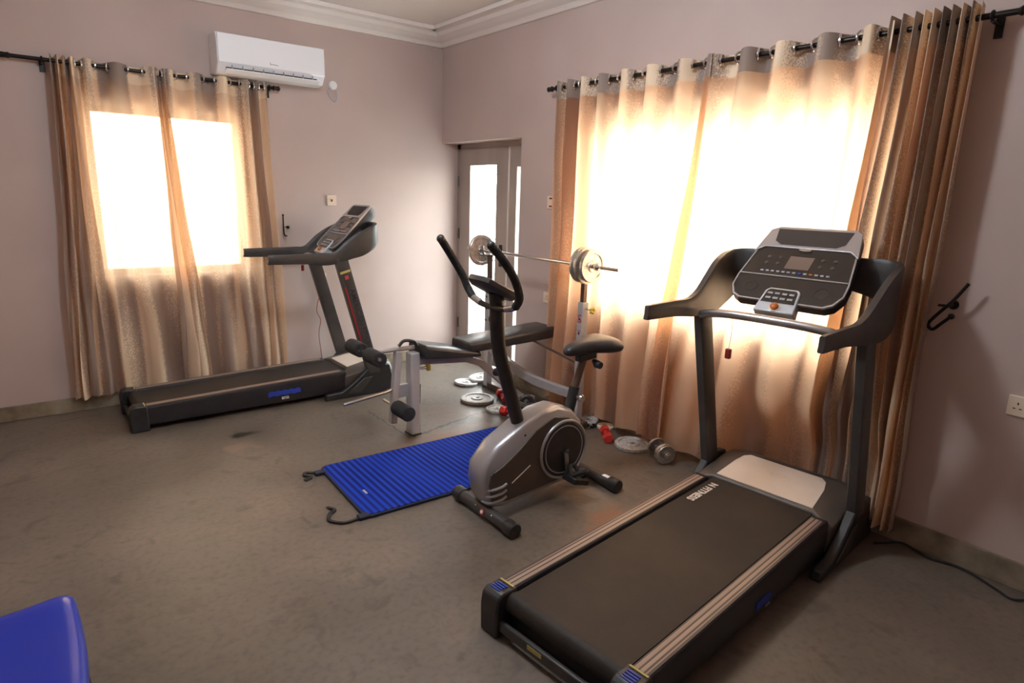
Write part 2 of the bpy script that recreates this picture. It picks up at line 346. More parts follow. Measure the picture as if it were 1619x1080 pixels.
# moulded cornice round the top
cp = [(0, 0), (.012, 0), (.022, .012), (.03, .02), (.05, .03), (.075, .045), (.09, .062), (.105, .066), (.125, .066), (.125, .09), (0, .09)]
cp = [(a*1.9, z*1.3 + H-.06) for a, z in cp]
struct('trim_1', B().loft([[(XL, -a, z) for a, z in cp], [(0, -a, z) for a, z in cp]]), M['ceiling'], smooth=False)
struct('trim_2', B().loft([[(-a, YF, z) for a, z in cp], [(-a, 0, z) for a, z in cp]]), M['ceiling'], smooth=False)
struct('baseboard_back', B().span((XL, -.014, 0), (-.014, 0, .105)), M['skirt'], bevel=.004)
struct('baseboard_right', B().span((-.016, YF, 0), (0, DR[0]-.01, .125)), M['skirt'], bevel=.004)

def window(name, axis, a0, a1, z0, z1, nlight):
    """aluminium sliding window standing in the wall's thickness"""
    fr = B(); y0, y1 = .10, .16; w = .045
    def S(p, q, yy0=y0, yy1=y1):
        if axis == 'x': fr.span((p[0], yy0, p[1]), (q[0], yy1, q[1]))
        else: fr.span((yy0, p[0], p[1]), (yy1, q[0], q[1]))
    S((a0, z0), (a1, z0+w)); S((a0, z1-w), (a1, z1)); S((a0, z0), (a0+w, z1)); S((a1-w, z0), (a1, z1))
    for k in range(1, nlight):
        x = a0 + (a1-a0)*k/nlight; S((x-.022, z0), (x+.022, z1), y0+.01, y1-.01)
    f = fr.build(name, M['alu'], bevel=.003); f['kind'] = 'structure'
    for k in range(nlight):
        x0 = a0+(a1-a0)*k/nlight+.02; x1 = a0+(a1-a0)*(k+1)/nlight-.02
        g = B(); g.span((x0, .125, z0+.03), (x1, .131, z1-.03)) if axis == 'x' else g.span((.125, x0, z0+.03), (.131, x1, z1-.03))
        g.build('pane', M['glass'], f, smooth=False)
    return f
window('window_1', 'x', *WB, 2)
window('window_2', 'y', *WR, 3)

# door: aluminium frame set back in the recess, one glazed leaf and a narrow fixed light
DX = .18
fr = B()
fr.span((DX, DR[0], 0), (DX+.07, DR[0]+.03, DR[2])); fr.span((DX, -.055, 0), (DX+.07, 0, DR[2])); fr.span((DX, DR[0], DR[2]-.045), (DX+.07, 0, DR[2])); fr.span((DX, -.945, 0), (DX+.07, -.84, DR[2]-.045))
fr.span((DX, DR[0]+.03, DR[2]-.22), (DX+.07, -.945, DR[2]-.04)); fr.span((DX, DR[0]+.03, 0), (DX+.07, -.945, .12))
door = fr.build('door_1', M['alu'], bevel=.004); door['kind'] = 'structure'
B().span((DX+.03, DR[0]+.02, .1), (DX+.036, -.935, DR[2]-.20)).build('side_pane', M['glass'], door, smooth=False)
lf = B(); y0, y1 = -.825, -.065
lf.span((DX-.008, y0, .02), (DX+.04, y0+.165, 2.054)); lf.span((DX-.008, y1-.165, .02), (DX+.04, y1, 2.054)); lf.span((DX-.008, y0+.165, 1.90), (DX+.04, y1-.165, 2.054)); lf.span((DX-.008, y0+.165, .02), (DX+.04, y1-.165, .22))
leaf = lf.build('door_leaf', M['alu'], door, bevel=.004)
B().span((DX+.012, y0+.155, .2), (DX+.018, y1-.155, 1.92)).build('pane', M['glass'], leaf, smooth=False)
for k in range(8):      # faint security bars beyond the glass
    B().cyl((DX+.10, y0+.03, .42+.2*k), (DX+.10, y1-.03, .42+.2*k), .006, 8).build('security_bar', M['white'], leaf)
hb = B(); hb.box((DX-.014, y0+.075, 1.09), (.012, .035, .20)); hb.cyl((DX-.015, y0+.075, 1.12), (DX-.055, y0+.075, 1.12), .009); hb.tube([(DX-.055, y0+.075, 1.12), (DX-.055, y0+.12, 1.12), (DX-.052, y0+.175, 1.115)], .009)
hb.build('handle', M['rod'], leaf, bevel=.003)
for z in (.35, 1.25, 1.75): B().cyl((DX-.016, y1+.008, z-.05), (DX-.016, y1+.008, z+.05), .011, 10).build('hinge', M['brown_steel'], leaf)

# the yard outside
struct('ground', B().span((T+.25, -9, -.25), (9, 6, -.12)), M['concrete'], smooth=False)
b = B(); b.span((6, -9, -.12), (6.2, 6, 1.1)); struct('wall_yard', b, M['yard_wall'], smooth=False)

# ------------------------------------------------------------------ curtains
def sheet(name, axis, top, bot, zt, zb, m, label, group=None, base=.10, amp=.05, ampb=.06, seed=0, hem=0., cloth=.13, flare=0, rodz=2.40, grom=True):
    """eyelet curtain; top/bot are the along-wall positions of successive crests and troughs (even = crest, into the room)"""
    rnd = random.Random(seed); N = len(top)-1; sub = 9; rows = 56
    jit = [rnd.uniform(.75, 1.25) for _ in top]; jb = [rnd.uniform(.55, 1.3) for _ in top]
    vs = []; uvs = []; cols = N*sub+1
    for i in range(rows+1):
        h = i/rows; z = zt + (zb-zt)*h
        for c in range(cols):
            q = c/sub; k = min(int(q), N-1); t = q-k
            wt = top[k]+(top[k+1]-top[k])*t; wb = bot[k]+(bot[k+1]-bot[k])*t
            hh = h*h*(3-2*h); w = wt+(wb-wt)*(.35*h+.65*hh)
            A = (amp*(1-h) + ampb*h*(jb[k]*(1-t)+jb[k+1]*t))
            cs = math.cos(PI*q); cs = math.copysign(abs(cs)**.8, cs)
            off = base + flare*h + A*cs
            # soft random drift and creases growing towards the hem
            n1 = noise.noise(Vector((w*3.1+seed*7, z*1.1, seed))); n2 = noise.noise(Vector((w*9+seed, z*2.2, 3.3+seed)))
            off += (n1*.028 + n2*.010)*min(1, h*1.8)
            w += noise.noise(Vector((q*1.3, z*1.4+seed, 9.1)))*.022*min(1, h*2)
            off = max(off, .022)
            if axis == 'y' and -4.27 < w < -3.40 and z < .60:      # cloth pressed to the wall by the treadmill's nose
                k_ = min(1, (.60-z)/.25)*min(1, (w+4.27)/.05, (-3.40-w)/.08); off = off*(1-k_) + k_*(.026+.012*cs)
            zz = z + (hem*noise.noise(Vector((q*.7+seed, 0, 2)))) * h**6 + .006*math.cos(PI*q)*(1-h)**8
            vs.append((w, -off, zz) if axis == 'x' else (-off, w, zz)); uvs.append((q*cloth*rnd_scale(name), z))
    fs = [(i*cols+c, i*cols+c+1, (i+1)*cols+c+1, (i+1)*cols+c) for i in range(rows) for c in range(cols-1)]
    me = bpy.data.meshes.new(name); me.from_pydata(vs, [], fs); uvl = me.uv_layers.new(name='UVMap')
    for lp in me.loops: uvl.data[lp.index].uv = uvs[lp.vertex_index]
    me.polygons.foreach_set('use_smooth', [True]*len(me.polygons)); me.materials.append(m)
    o = bpy.data.objects.new(name, me); C.objects.link(o); tag(o, label, 'curtain', group)
    md = o.modifiers.new('sub', 'SUBSURF'); md.levels = 1; md.render_levels = 1
    if grom:
        ax = (1, 0, 0) if axis == 'x' else (0, 1, 0)
        for k in range(N):
            w = (top[k]+top[k+1])/2; wide = abs(top[k+1]-top[k])
            if wide < .03: continue
            p_ = (w, -base, rodz) if axis == 'x' else (-base, w, rodz)
            B().ring(p_, ax if wide < .07 else (Vector(ax)+Vector((0, -.5 if k % 2 else .5, 0) if axis == 'x' else (.5 if k % 2 else -.5, 0, 0))), .029, .0065, 20, 8).build('grommet', M['chrome'], o)
    return o
def rnd_scale(n): return 1.

def mids(cr, end0=None, end1=None):
    """crest list -> crest, trough, crest ..."""
    o = []
    for i, c in enumerate(cr):
        o.append(c)
        if i < len(cr)-1: o.append((c+cr[i+1])/2)
    return o
# back-wall pair
sheet('curtain', 'x', mids([-3.02, -2.98, -2.945, -2.905, -2.83, -2.65, -2.43, -2.36]), mids([-3.12, -3.06, -3.0, -2.92, -2.79, -2.56, -2.30, -2.20]), 2.432, .11, M['curtain_back'],
      'left curtain panel of the air-conditioned wall, gathered at its left edge', 'beige printed eyelet curtains', seed=1, hem=.03, ampb=.027, base=.066, amp=.036)
sheet('curtain', 'x', mids([-2.42, -2.34, -2.16, -1.97, -1.80, -1.73, -1.655]), mids([-2.40, -2.28, -2.06, -1.88, -1.76, -1.68, -1.60]), 2.432, .13, M['curtain_back'],
      'right curtain panel of the air-conditioned wall, ending beneath the air conditioner', 'beige printed eyelet curtains', seed=2, hem=.03, ampb=.027, base=.066, amp=.036)
# right-wall three
sheet('curtain', 'y', mids([-1.79, -1.90, -2.04, -2.21, -2.42, -2.63, -2.87, -3.08]), mids([-1.80, -1.90, -2.03, -2.18, -2.38, -2.58, -2.80, -2.96]), 2.435, .065, M['curtain_right'],
      'sunlit curtain panel nearest the glazed door, behind barbell and bench', 'beige printed eyelet curtains', seed=3, hem=.05, base=.102, amp=.045, ampb=.045, flare=.022)
sheet('curtain', 'y', mids([-3.05, -3.29, -3.48, -3.71, -3.92, -4.02]), mids([-2.80, -3.08, -3.34, -3.62, -3.88, -3.99]), 2.435, .065, M['curtain_right'],
      'sunlit middle curtain panel directly behind the near treadmill console', 'beige printed eyelet curtains', seed=4, hem=.04, base=.102, amp=.045, ampb=.045, flare=.022)
sheet('curtain', 'y', mids([-4.00, -4.05, -4.10, -4.135, -4.17, -4.205, -4.24, -4.275, -4.31, -4.345]), mids([-3.87, -3.95, -4.03, -4.08, -4.13, -4.18, -4.225, -4.27, -4.31, -4.35]), 2.455, .08, M['curtain_bunch'],
      'grey snakeskin-print curtain bunched tightly at the right end of the long rod', 'beige printed eyelet curtains', seed=5, base=.102, amp=.045, ampb=.045, cloth=.10, grom=False)

def rod(name, axis, a, b_, label, brackets, off=.10, z=2.40):
    P = (lambda t, o=off, zz=z: (t, -o, zz)) if axis == 'x' else (lambda t, o=off, zz=z: (-o, t, zz))
    r = thing(name, label, 'curtain rod', P((a+b_)/2, 0)); base = Vector(r.location)
    mt = Matrix.Translation(-base)
    B().cyl(P(a), P(b_), .0125, 16).xf(mt).build('pole', M['rod'], r)
    for t, s in ((a, -1), (b_, 1)):
        B().tube([P(t-s*.0), P(t+s*.012), P(t+s*.02), P(t+s*.05), P(t+s*.06)], [.013, .02, .016, .019, .009], 16).xf(mt).build('finial', M['rod'], r)
    for t in brackets:
        bb = B(); bb.tube([P(t, .0, z-.02), P(t, off, z-.02)], .007, 10); bb.box(P(t, .004, z-.03), (.03, .008, .08) if axis == 'x' else (.008, .03, .08)); bb.ring(P(t), (1, 0, 0) if axis == 'x' else (0, 1, 0), .016, .006, 16, 8)
        bb.xf(mt).build('bracket', M['rod'], r)
rod('curtain_rod', 'x', -3.22, -1.60, 'dark curtain rod beside the air conditioner on the back wall', (-3.06, -1.625), off=.066)
rod('curtain_rod', 'y', -4.46, -1.70, 'long dark curtain rod across the right wall above the big window', (-4.375, -1.74), off=.102, z=2.40)

# ------------------------------------------------------------------ air conditioner and small wall fittings
ac = thing('air_conditioner', 'white split air conditioner high on the wall above the curtains', 'air conditioner', (-1.63, 0, 2.45))
prof = [(0, 0), (-.10, -.01), (-.17, .0), (-.205, .045), (-.222, .06), (-.225, .20), (-.205, .265), (-.17, .275), (0, .275)]
B().prism(prof, 0, -.40, .40).build('body', M['acwhite'], ac, bevel=.008)
B().span((-.395, -.232, .062), (.395, -.222, .262)).build('front_panel', M['acwhite'], ac, bevel=.006)
B().span((-.34, -.2, .012), (.34, -.13, .046)).build('air_outlet', M['dark_ink'], ac)
for i in range(9): B().box((-.3+.075*i, -.205, .04), (.004, .03, .03)).build('vane', M['grey_ink'], ac)
B().box((0, -.222, .010), (.70, .055, .007), Matrix.Rotation(R(-22), 3, 'X')).build('flap', M['acwhite'], ac, bevel=.002)
lg = B(); lg.add([(-.030, -.2328, .086), (-.026, -.2328, .086), (-.026, -.2328, .091), (.030, -.2328, .089), (.030, -.2328, .094), (-.027, -.2328, .096), (-.028, -.2328, .108), (-.032, -.2328, .108)], [(0, 1, 2, 3, 4, 5, 6, 7)])
lg.build('logo', M['grey_ink'], ac, smooth=False)

d = thing('pipe_cover', 'round white wall cap with a cable loop right of the air conditioner', 'wall cap', (-1.075, 0, 2.49))
rx = Matrix.Rotation(R(90), 3, 'X')
B().lathe([(.0, .018), (.02, .018), (.032, .012), (.036, 0)], 24, rot=rx).build('cap', M['white'], d)
B().tube(spline([(-.02, -.008, -.02), (-.05, -.008, -.05), (-.035, -.01, -.10), (.0, -.01, -.13), (.02, -.01, -.12), (.03, -.01, -.07), (.02, -.01, -.03)]), .0035, 8).build('cable', M['grey_ink'], d)

def plate(name, wall, a, z, w, h, label, cat, kind='switch'):
    t = thing(name, label, cat, (a, 0, z) if wall == 'x' else (0, a, z), 0 if wall == 'x' else R(-90))
    B().span((-w/2, -.012, -h/2), (w/2, 0, h/2)).build('plate', M['socket'], t, bevel=.004)
    if kind == 'switch': B().box((0, -.014, 0), (.012, .008, .02), Matrix.Rotation(R(8), 3, 'X')).build('switch', M['darkred'], t, bevel=.001)
    elif kind == 'rockers':
        for s in (-1, 1): B().box((0, -.013, s*.03), (.03, .006, .012)).build('rocker', M['darkred'], t, bevel=.001)
    else:
        n = 2 if w > .12 else 1
        for i in range(n):
            cx = (i-.5)*w/2 if n == 2 else 0
            for (px, pz, sw, sh) in ((0, .012, .005, .010), (-.011, -.010, .009, .004), (.011, -.010, .009, .004)):
                B().box((cx+px, -.0125, pz), (sw, .002, sh)).build('pin_slot', M['dark_ink'], t)
    return t
plate('light_switch', 'x', -1.125, 1.545, .085, .09, 'cream switch plate on the back wall just above the far treadmill console', 'switch')
plate('wall_socket', 'x', -1.235, .86, .07, .11, 'low cream socket seen between the far treadmill posts', 'socket', 'sock')
plate('light_switch', 'y', -1.62, 1.59, .085, .10, 'cream double rocker switch between glazed door and sunlit curtain', 'switch', 'rockers')
plate('wall_socket', 'y', -1.62, .84, .085, .09, 'beige socket low on the wall between glazed door and curtain', 'socket', 'sock')
plate('wall_socket', 'y', -4.745, .815, .15, .09, 'pale double socket cut by the right edge of the photo', 'socket', 'sock')

def hook(loc, rz, label):
    t = thing('curtain_hook', label, 'curtain tieback hook', loc, rz, 'black curtain tieback hooks')
    B().tube(spline([(0, 0, .0), (0, -.05, .0), (-.03, -.075, .0), (-.03, -.08, .0)]), .006, 10).build('stem', M['rod'], t)
    B().tube(spline([(.065, -.08, .11), (.02, -.08, .03), (-.045, -.08, -.06), (-.06, -.08, -.095), (-.04, -.08, -.112), (-.01, -.08, -.08), (.02, -.08, -.045)]), .0075, 12).build('hook_arm', M['rod'], t)
    B().ball((.023, -.08, -.042), .014).build('knob', M['rod'], t)
    B().lathe([(.0, .01), (.018, .01), (.022, 0)], 18, rot=rx).build('wall_plate', M['rod'], t)
hook((0, -4.40, 1.21), R(-90), 'black curled tieback hook to the right of the bunched curtain')
t = thing('curtain_hook', 'slim black tieback hook beside the back curtain, above the far treadmill handrail', 'curtain tieback hook', (-1.54, 0, 1.32), 0, 'black curtain tieback hooks')
B().tube(spline([(0, 0, -.07), (0, -.05, -.07), (-.025, -.06, -.05), (-.028, -.06, .10)]), .006, 10).build('hook_arm', M['rod'], t)
B().ball((-.028, -.06, .10), .009).build('tip', M['rod'], t)
B().cyl((.012, 0, .0), (.012, -.05, .0), .006, 10).build('stem', M['rod'], t); B().ball((.012, -.05, .0), .014).build('knob', M['rod'], t)

lamp = thing('ceiling_light', 'round ceiling lamp in the middle of the room ceiling', 'ceiling lamp', (-2.15, -2.95, H+.06))
B().lathe([(.19, 0), (.19, -.03), (.175, -.04)], 32).build('base', M['white'], lamp)
B().lathe([(.172, -.035), (.175, -.05), (.12, -.085), (.0, -.098)], 32).build('diffuser', M['bulb'], lamp)

# ------------------------------------------------------------------ treadmill
def treadmill(name, label, loc, rz, W, near):
    """origin at the rear left floor corner; u runs to the motor, v to the right of it (local y = -v)"""
    t = thing(name, label, 'treadmill', loc, rz)
    def P(u, v, z): return (u, -v, z)
    rw = .085
    def zt(u): return .170+.024*u      # deck rises slightly towards the hood
    # side rails with their ribbed foot strips
    for s, v0 in ((0, 0.), (1, W-rw)):
        prof = [(v0, .045), (v0, .75), (v0+.008, 1), (v0+rw-.008, 1), (v0+rw, .8), (v0+rw, .045)]
        b = B(); b.loft([[P(u, v, z if z < .1 else zt(u)-(1-z)*.1) for v, z in prof] for u in (.05, .8, 1.50)])
        r = b.build('side_rail', M['rail'], t, bevel=.003)
        # strip
        nv = 3; vs = []; fs = []; v1, v2 = (v0+.010, v0+rw-.012)
        us = (.085, 1.47)
        vs = [P(us[0], v1, zt(us[0])+.003), P(us[1], v1, zt(us[1])+.003), P(us[1], v2, zt(us[1])+.003), P(us[0], v2, zt(us[0])+.003)]
        vs += [(x, y, z-.006) for x, y, z in vs]
        bb = B().add(vs, [(0, 1, 2, 3), (7, 6, 5, 4), (0, 4, 5, 1), (2, 6, 7, 3), (1, 5, 6, 2), (3, 7, 4, 0)])
        fo = bb.build('foot_strip', M['strip'], r, smooth=False)
        uvl = fo.data.uv_layers.new(name='UVMap')
        for lp in fo.data.loops:
            co = fo.data.vertices[lp.vertex_index].co; vv = (-co.y-v1)/(v2-v1); uvl.data[lp.index].uv = (co.x, vv if s == 0 else 1-vv)
        # rear end cap
        cp_ = [(-.02, .0), (-.022, .12), (-.015, .165), (.01, .182), (.085, .178), (.09, .0)]
        c = B().prism([(u, z) for u, z in cp_], 1, -(v0-.006), -(v0+rw+.004)).build('end_cap', M['black'], t, bevel=.008)
        B().span(P(.068, v0+.006, .176), P(.076, v0+rw-.006, .183)).build('cap_label', M['yellow_ink'], c)
        g = B()
        if not near: continue
        for k in range(4): g.span(P(.01+.0125*k, v0+.015, .181), P(.016+.0125*k, v0+rw-.02, .1845))
        g.build('cap_mark', M['blue_ink'], c)
    # belt wrapped round the rear roller
    path = [(1.56, zt(1.56)-.012), (.09, zt(.09)-.012)] + [(.06-.04*math.sin(a), .128+.042*math.cos(a)) for a in [PI*k/10*1. for k in range(0, 11)]] + [(1.56, .09)]
    B().loft([[P(u, rw+.004, z) for u, z in path], [P(u, W-rw-.004, z) for u, z in path]]).build('running_belt', M['belt'], t, angle=30)
    B().span(P(-.008, rw, .03), P(.012, W-rw, .075)).build('rear_crossbar', M['charcoal'], t, bevel=.006)
    if near:
        B().span(P(-.0095, .24, .05), P(-.0075, .31, .066)).build('warning_label', M['yellow_ink'], t)
    B().span(P(.06, .03, .03), P(1.5, W-.03, .085)).build('under_frame', M['black'], t)
    # motor hood
    hp = [(1.488, .05), (1.488, .200), (1.50, .212), (1.84, .262), (1.885, .256), (1.925, .225), (1.95, .16), (1.95, .05)]
    def hs(v, k): return [P(1.72+(u-1.72)*(1 if u < 1.7 else k)+(.045 if u < 1.6 and .06 < v < W-.06 else 0), v, z if z < .1 else z-(1-k)*.22) for u, z in hp]
    hood = B().loft([hs(-.012, .80), hs(.03, .95), hs(.09, 1), hs(W-.09, 1), hs(W-.03, .95), hs(W+.012, .80)]).build('motor_hood', M['hood'], t, bevel=.006, angle=50)
    sl = (.262-.212)/(1.84-1.545)
    def onh(u, v, e=.0015): return P(u, v, .212+(u-1.545)*sl+e)
    cor = [(1.552, .098), (1.73, .108), (1.80, .122), (1.828, .15), (1.828, W-.165), (1.80, W-.135), (1.73, W-.115), (1.552, W-.098)]
    pn = B().loft([[onh(u, v, -.002) for u, v in cor], [onh(u, v, .0035) for u, v in cor]]).build('hood_panel', M['cream_panel'], hood, bevel=.002)
    if near: B().tube([onh(1.72+.022*math.cos(a), W*.52+.06*math.sin(a), .0038) for a in [2*PI*k/28 for k in range(28)]], .0011, 6, closed=True).build('hood_emblem', M['socket'], hood)
    # feet and uprights
    for s, vc in ((0, -.038), (1, W+.038)):
        fp = [(1.30, 0), (1.95, 0), (1.955, .045), (1.90, .07), (1.86, .235), (1.70, .25), (1.56, .13), (1.44, .055), (1.31, .05)]
        f = B().prism(fp, 1, -(vc-.024), -(vc+.024)).build('base_foot', M['black'], t, bevel=.008)
        if s: B().prism([(1.47, .03), (1.60, .03), (1.70, .15), (1.63, .15)], 1, -(vc+.022), -(vc+.032)).build('foot_pad', M['charcoal'], f, bevel=.004)
        B().cyl(P(1.92, vc-.02, .036), P(1.92, vc+.02, .036), .034, 20).build('wheel', M['black'], f)
        up = [(1.72, .18), (1.475, 1.09) if near else (1.466, 1.125)]; hw = .052
        b = B()
        def rg(u, z): return [P(u-hw, vc-.020, z), P(u-hw+.012, vc-.026, z), P(u+hw, vc-.026, z), P(u+hw, vc+.026, z), P(u-hw+.012, vc+.026, z), P(u-hw, vc+.020, z)]
        b.loft([rg(*up[0]), rg(*up[1])])
        u_ = b.build('upright', M['post_grey'], t, bevel=.003)
        if not near and s:   # lettering down the near post
            dz = Vector((up[1][0]-up[0][0], 0, up[1][1]-up[0][1])).normalized()
            c0 = Vector(P(1.60, vc+.0265, .62)); xd = -dz; zd = Vector((0, -1, 0)); yd = zd.cross(xd)
            text('lettering', 'AMERICAN FITNESS', M['dark_ink'], u_, basis(c0+yd*.012, xd, yd), .062, .0006, .001)
            q = B().box((0, 0, 0), (.60, .014, .001)); q.xf(basis(c0-yd*.034, xd, yd)); q.build('red_stripe', M['darkred'], u_)
            q = B().box((0, 0, 0), (.03, .03, .001)); q.xf(basis(c0-xd*.37, xd, yd)); q.build('emblem', M['red_ink'], u_)
            q = B().box((0, 0, 0), (.018, .085, .003)); q.xf(basis(c0-xd*.415, xd, yd)); q.build('top_label', M['yellow_ink'], u_)
        # handrail: lofted shell sweeping from the grip up behind the console
        sg = -1 if s == 0 else 1
        key = [(.98, 0, 1.128, .030, .020), (1.0, 0, 1.130, .034, .024), (1.20, 0, 1.128, .038, .028), (1.33, 0, 1.122, .046, .036), (1.43, .004, 1.130, .070, .04), (1.53, .012, 1.165, .105, .042),
               (1.62, .018, 1.205, .130, .042), (1.70, .016, 1.245, .128, .042), (1.757, -.005, 1.28, .112, .04), (1.785, -.055, 1.305, .096, .038), (1.79, -.13, 1.318, .085, .036), (1.785, -.24, 1.32, .07, .03)]
        if not near: key = [(a-(.05 if a < 1.1 else 0), b_, c_+(.02 if a > 1.5 else 0), h_*(1 if a < 1.4 else .66), t_) for a, b_, c_, h_, t_ in key]
        key = spline(key, 5)
        rings = []
        for i, (u, dv, z, hh, th) in enumerate(key):
            a = key[max(i-1, 0)]; c_ = key[min(i+1, len(key)-1)]
            tx, ty, tz = c_[0]-a[0], c_[1]-a[1], c_[2]-a[2]
            T_ = Vector((tx, -sg*ty, 0)).normalized(); side = Vector((-T_.y, T_.x, 0)); upv = Vector((-.25*T_.x if tz > .001 else 0, -.25*T_.y if tz > .001 else 0, 1)).normalized()
            cc = Vector(P(u, vc+sg*dv, z))
            rings.append([cc + side*(th*.5*x_) + upv*(hh*y_) for x_, y_ in ((-1, -.8), (-.7, -1), (.7, -1), (1, -.8), (1, .8), (.7, 1), (-.7, 1), (-1, .8))])
        B().loft(rings).build('handrail', M['charcoal'], t, bevel=0, angle=48)
    # front tubular bar, bowed towards the runner
    vm = W/2
    bar = spline([(1.40, .0, 1.085), (1.375, W*.18, 1.11), (1.36, vm, 1.118), (1.375, W*.82, 1.11), (1.40, W, 1.085)], 6)
    B().tube([P(*q) for q in bar], .0205, 16).build('front_bar', M['satin'], t)
    # console slab on a 43 degree slope
    B0 = Vector(P(1.465, vm, 1.185)); up_ = Vector((.335, 0, .325)).normalized(); ri = Vector((0, -1, 0)); no = ri.cross(up_)
    if no.z < 0: no = -no
    def K(s_, t_, n_): return B0 + ri*s_ + up_*t_ + no*n_
    k = min(1., W/.70*1.02)
    def outl(g=0.): return [(-.20*k+g, .0+g), (-.235*k+g, .02+g), (-.262*k+g, .075), (-.262*k+g, .14), (-.222*k+g, .42-g), (-.21*k+g, .455-g), (-.18*k, .475-g), (.18*k, .475-g), (.21*k-g, .455-g), (.222*k-g, .42-g), (.262*k-g, .14), (.262*k-g, .075), (.235*k-g, .02+g), (.20*k-g, .0+g)]
    body = B().loft([[K(a*.86, b_*.9+.03, -.085) for a, b_ in outl()], [K(a, b_, -.045) for a, b_ in outl()], [K(a, b_, 0) for a, b_ in outl()]]).build('console', M['black'], t, bevel=.004, angle=40)
    B().loft([[K(a, b_, -.004) for a, b_ in outl()], [K(a, b_, .007) for a, b_ in outl()], [K(a, b_, .007) for a, b_ in outl(.007)], [K(a, b_, -.004) for a, b_ in outl(.007)]], closed=True).build('silver_trim', M['silver'], body, angle=60)
    B().loft([[K(a, b_, -.001) for a, b_ in outl(.006)], [K(a, b_, .004) for a, b_ in outl(.006)]]).build('control_panel', M['panel'], body)
    # silver brow and dark book rest recess at the top
    br = [(-.245*k, .30), (-.216*k, .45), (-.18*k, .470), (.18*k, .470), (.216*k, .45), (.245*k, .30), (.20*k, .335), (-.20*k, .335)]
    B().loft([[K(a, b_, .002) for a, b_ in br], [K(a, b_, .011) for a, b_ in br]]).build('brow', M['silver'], body, bevel=.002)
    rc = [(-.165*k, .375), (-.178*k, .455), (.178*k, .455), (.165*k, .375), (.13*k, .352), (-.13*k, .352)]
    B().loft([[K(a, b_, .009) for a, b_ in rc], [K(a, b_, .0125) for a, b_ in rc]]).build('book_rest', M['dark_ink'], body)
    B().loft([[K(.032*math.cos(2*PI*j/20), .325+.010*math.sin(2*PI*j/20), .004) for j in range(20)], [K(.03*math.cos(2*PI*j/20), .325+.009*math.sin(2*PI*j/20), .013) for j in range(20)]]).build('emblem', M['chrome'], body)
    sc = [(-.058, .205), (-.054, .285), (.060, .285), (.056, .205)]
    B().loft([[K(a, b_, .003) for a, b_ in sc], [K(a, b_, .0065) for a, b_ in sc]]).build('display_screen', M['lcd'], body)
    dv = B(); dv.add([K(-.252*k, .152, .004), K(.252*k, .152, .004), K(.252*k, .158, .004), K(-.252*k, .158, .004), K(-.252*k, .152, .008), K(.252*k, .152, .008), K(.252*k, .158, .008), K(-.252*k, .158, .008)], [(0, 1, 2, 3), (4, 5, 6, 7), (0, 1, 5, 4), (2, 3, 7, 6), (1, 2, 6, 5), (0, 3, 7, 4)])
    dv.build('divider_line', M['silver'], body)
    rt = Matrix((ri, up_, no)).transposed()
    for i in range(13):      # small keys under the screen
        a = (-.155+.0258*i)*k
        B().box(K(a, .182, .006), (.015, .009, .004), rt).build('key', M['grey_ink'] if i not in (7, 9) else (M['blue_ink'] if i == 7 else M['amber']), body)
    for s_ in (-1, 1):
        for j in range(2):
            for i in range(2):
                a, b_ = s_*(.10+.055*i)*k, .235+.04*j
                B().loft([[K(a+.010*math.cos(2*PI*q/14), b_+.010*math.sin(2*PI*q/14), .003) for q in range(14)], [K(a+.009*math.cos(2*PI*q/14), b_+.009*math.sin(2*PI*q/14), .007) for q in range(14)]]).build('round_key', M['charcoal'], body)
        B().ring(K(s_*.165*k, .08, .004), no, .030, .0015, 20, 6).build('speaker_ring', M['charcoal'], body)
    # key pad pod bridging console and bar
    pd = [(-.095, -.065), (-.083, .06), (-.065, .078), (.065, .078), (.083, .06), (.095, -.065)]
    pod = B().loft([[K(a, b_, -.02 if b_ > 0 else -.045) for a, b_ in pd], [K(a, b_, .014) for a, b_ in pd]]).build('key_pod', M['pod'], t, bevel=.006)
    kp = [(-.078, -.012), (-.07, .056), (-.06, .066), (.06, .066), (.07, .056), (.078, -.012)]
    B().loft([[K(a, b_, .012) for a, b_ in kp], [K(a, b_, .0165) for a, b_ in kp]]).build('pod_panel', M['panel'], pod)
    for i in range(4):
        for j in range(2): B().box(K(-.051+.034*i, .012+.028*j, .018), (.024, .011, .004), rt).build('pod_key', M['silver'], pod)
    B().loft([[K(a, b_, z_) for a, b_ in [(.028*math.cos(2*PI*q/20), -.038+.024*math.sin(2*PI*q/20)) for q in range(20)]] for z_ in (.010, .017)]).build('button_plate', M['cream_panel'] if not near else M['socket'], pod)
    B().loft([[K(r_*math.cos(2*PI*q/20), -.038+r_*math.sin(2*PI*q/20), z_) for q in range(20)] for r_, z_ in ((.017, .015), (.018, .028), (.012, .033), (.001, .034))]).build('stop_button', M['amber'], pod)
    # hanging safety key
    if near:
        a = Vector(P(1.36, W*.27, 1.10))
        B().tube([a, a+Vector((0.004, 0, -.08)), a+Vector((0, .004, -.15))], .0014, 6).build('safety_cord', M['grey_ink'], t)
        B().box(a+Vector((0, .004, -.175)), (.022, .028, .05)).build('safety_key', M['darkred'], t, bevel=.006)
        # belt lettering, running back from the hood
        text('lettering', 'N FITNESS', M['ink'], t, basis(P(1.345, .136, zt(1.345)-.0116), (-1, 0, -.024), (0, -1, 0)), .055, .0008, .0016, 1.0)
        q = B().box(P(.86, W+.003, .09), (.13, .003, .035)); q.build('side_emblem', M['blue_ink'], t)
        text('side_lettering', 'ana', M['grey_ink'], t, basis(P(.90, W+.005, .06), (1, 0, 0), (0, 0, 1)), .03)
    else:
        a = Vector(P(1.10, W-.01, 1.085)); B().box(a+Vector((.10, .03, -.03)), (.02, .02, .045)).build('safety_key', M['darkred'], t, bevel=.005)
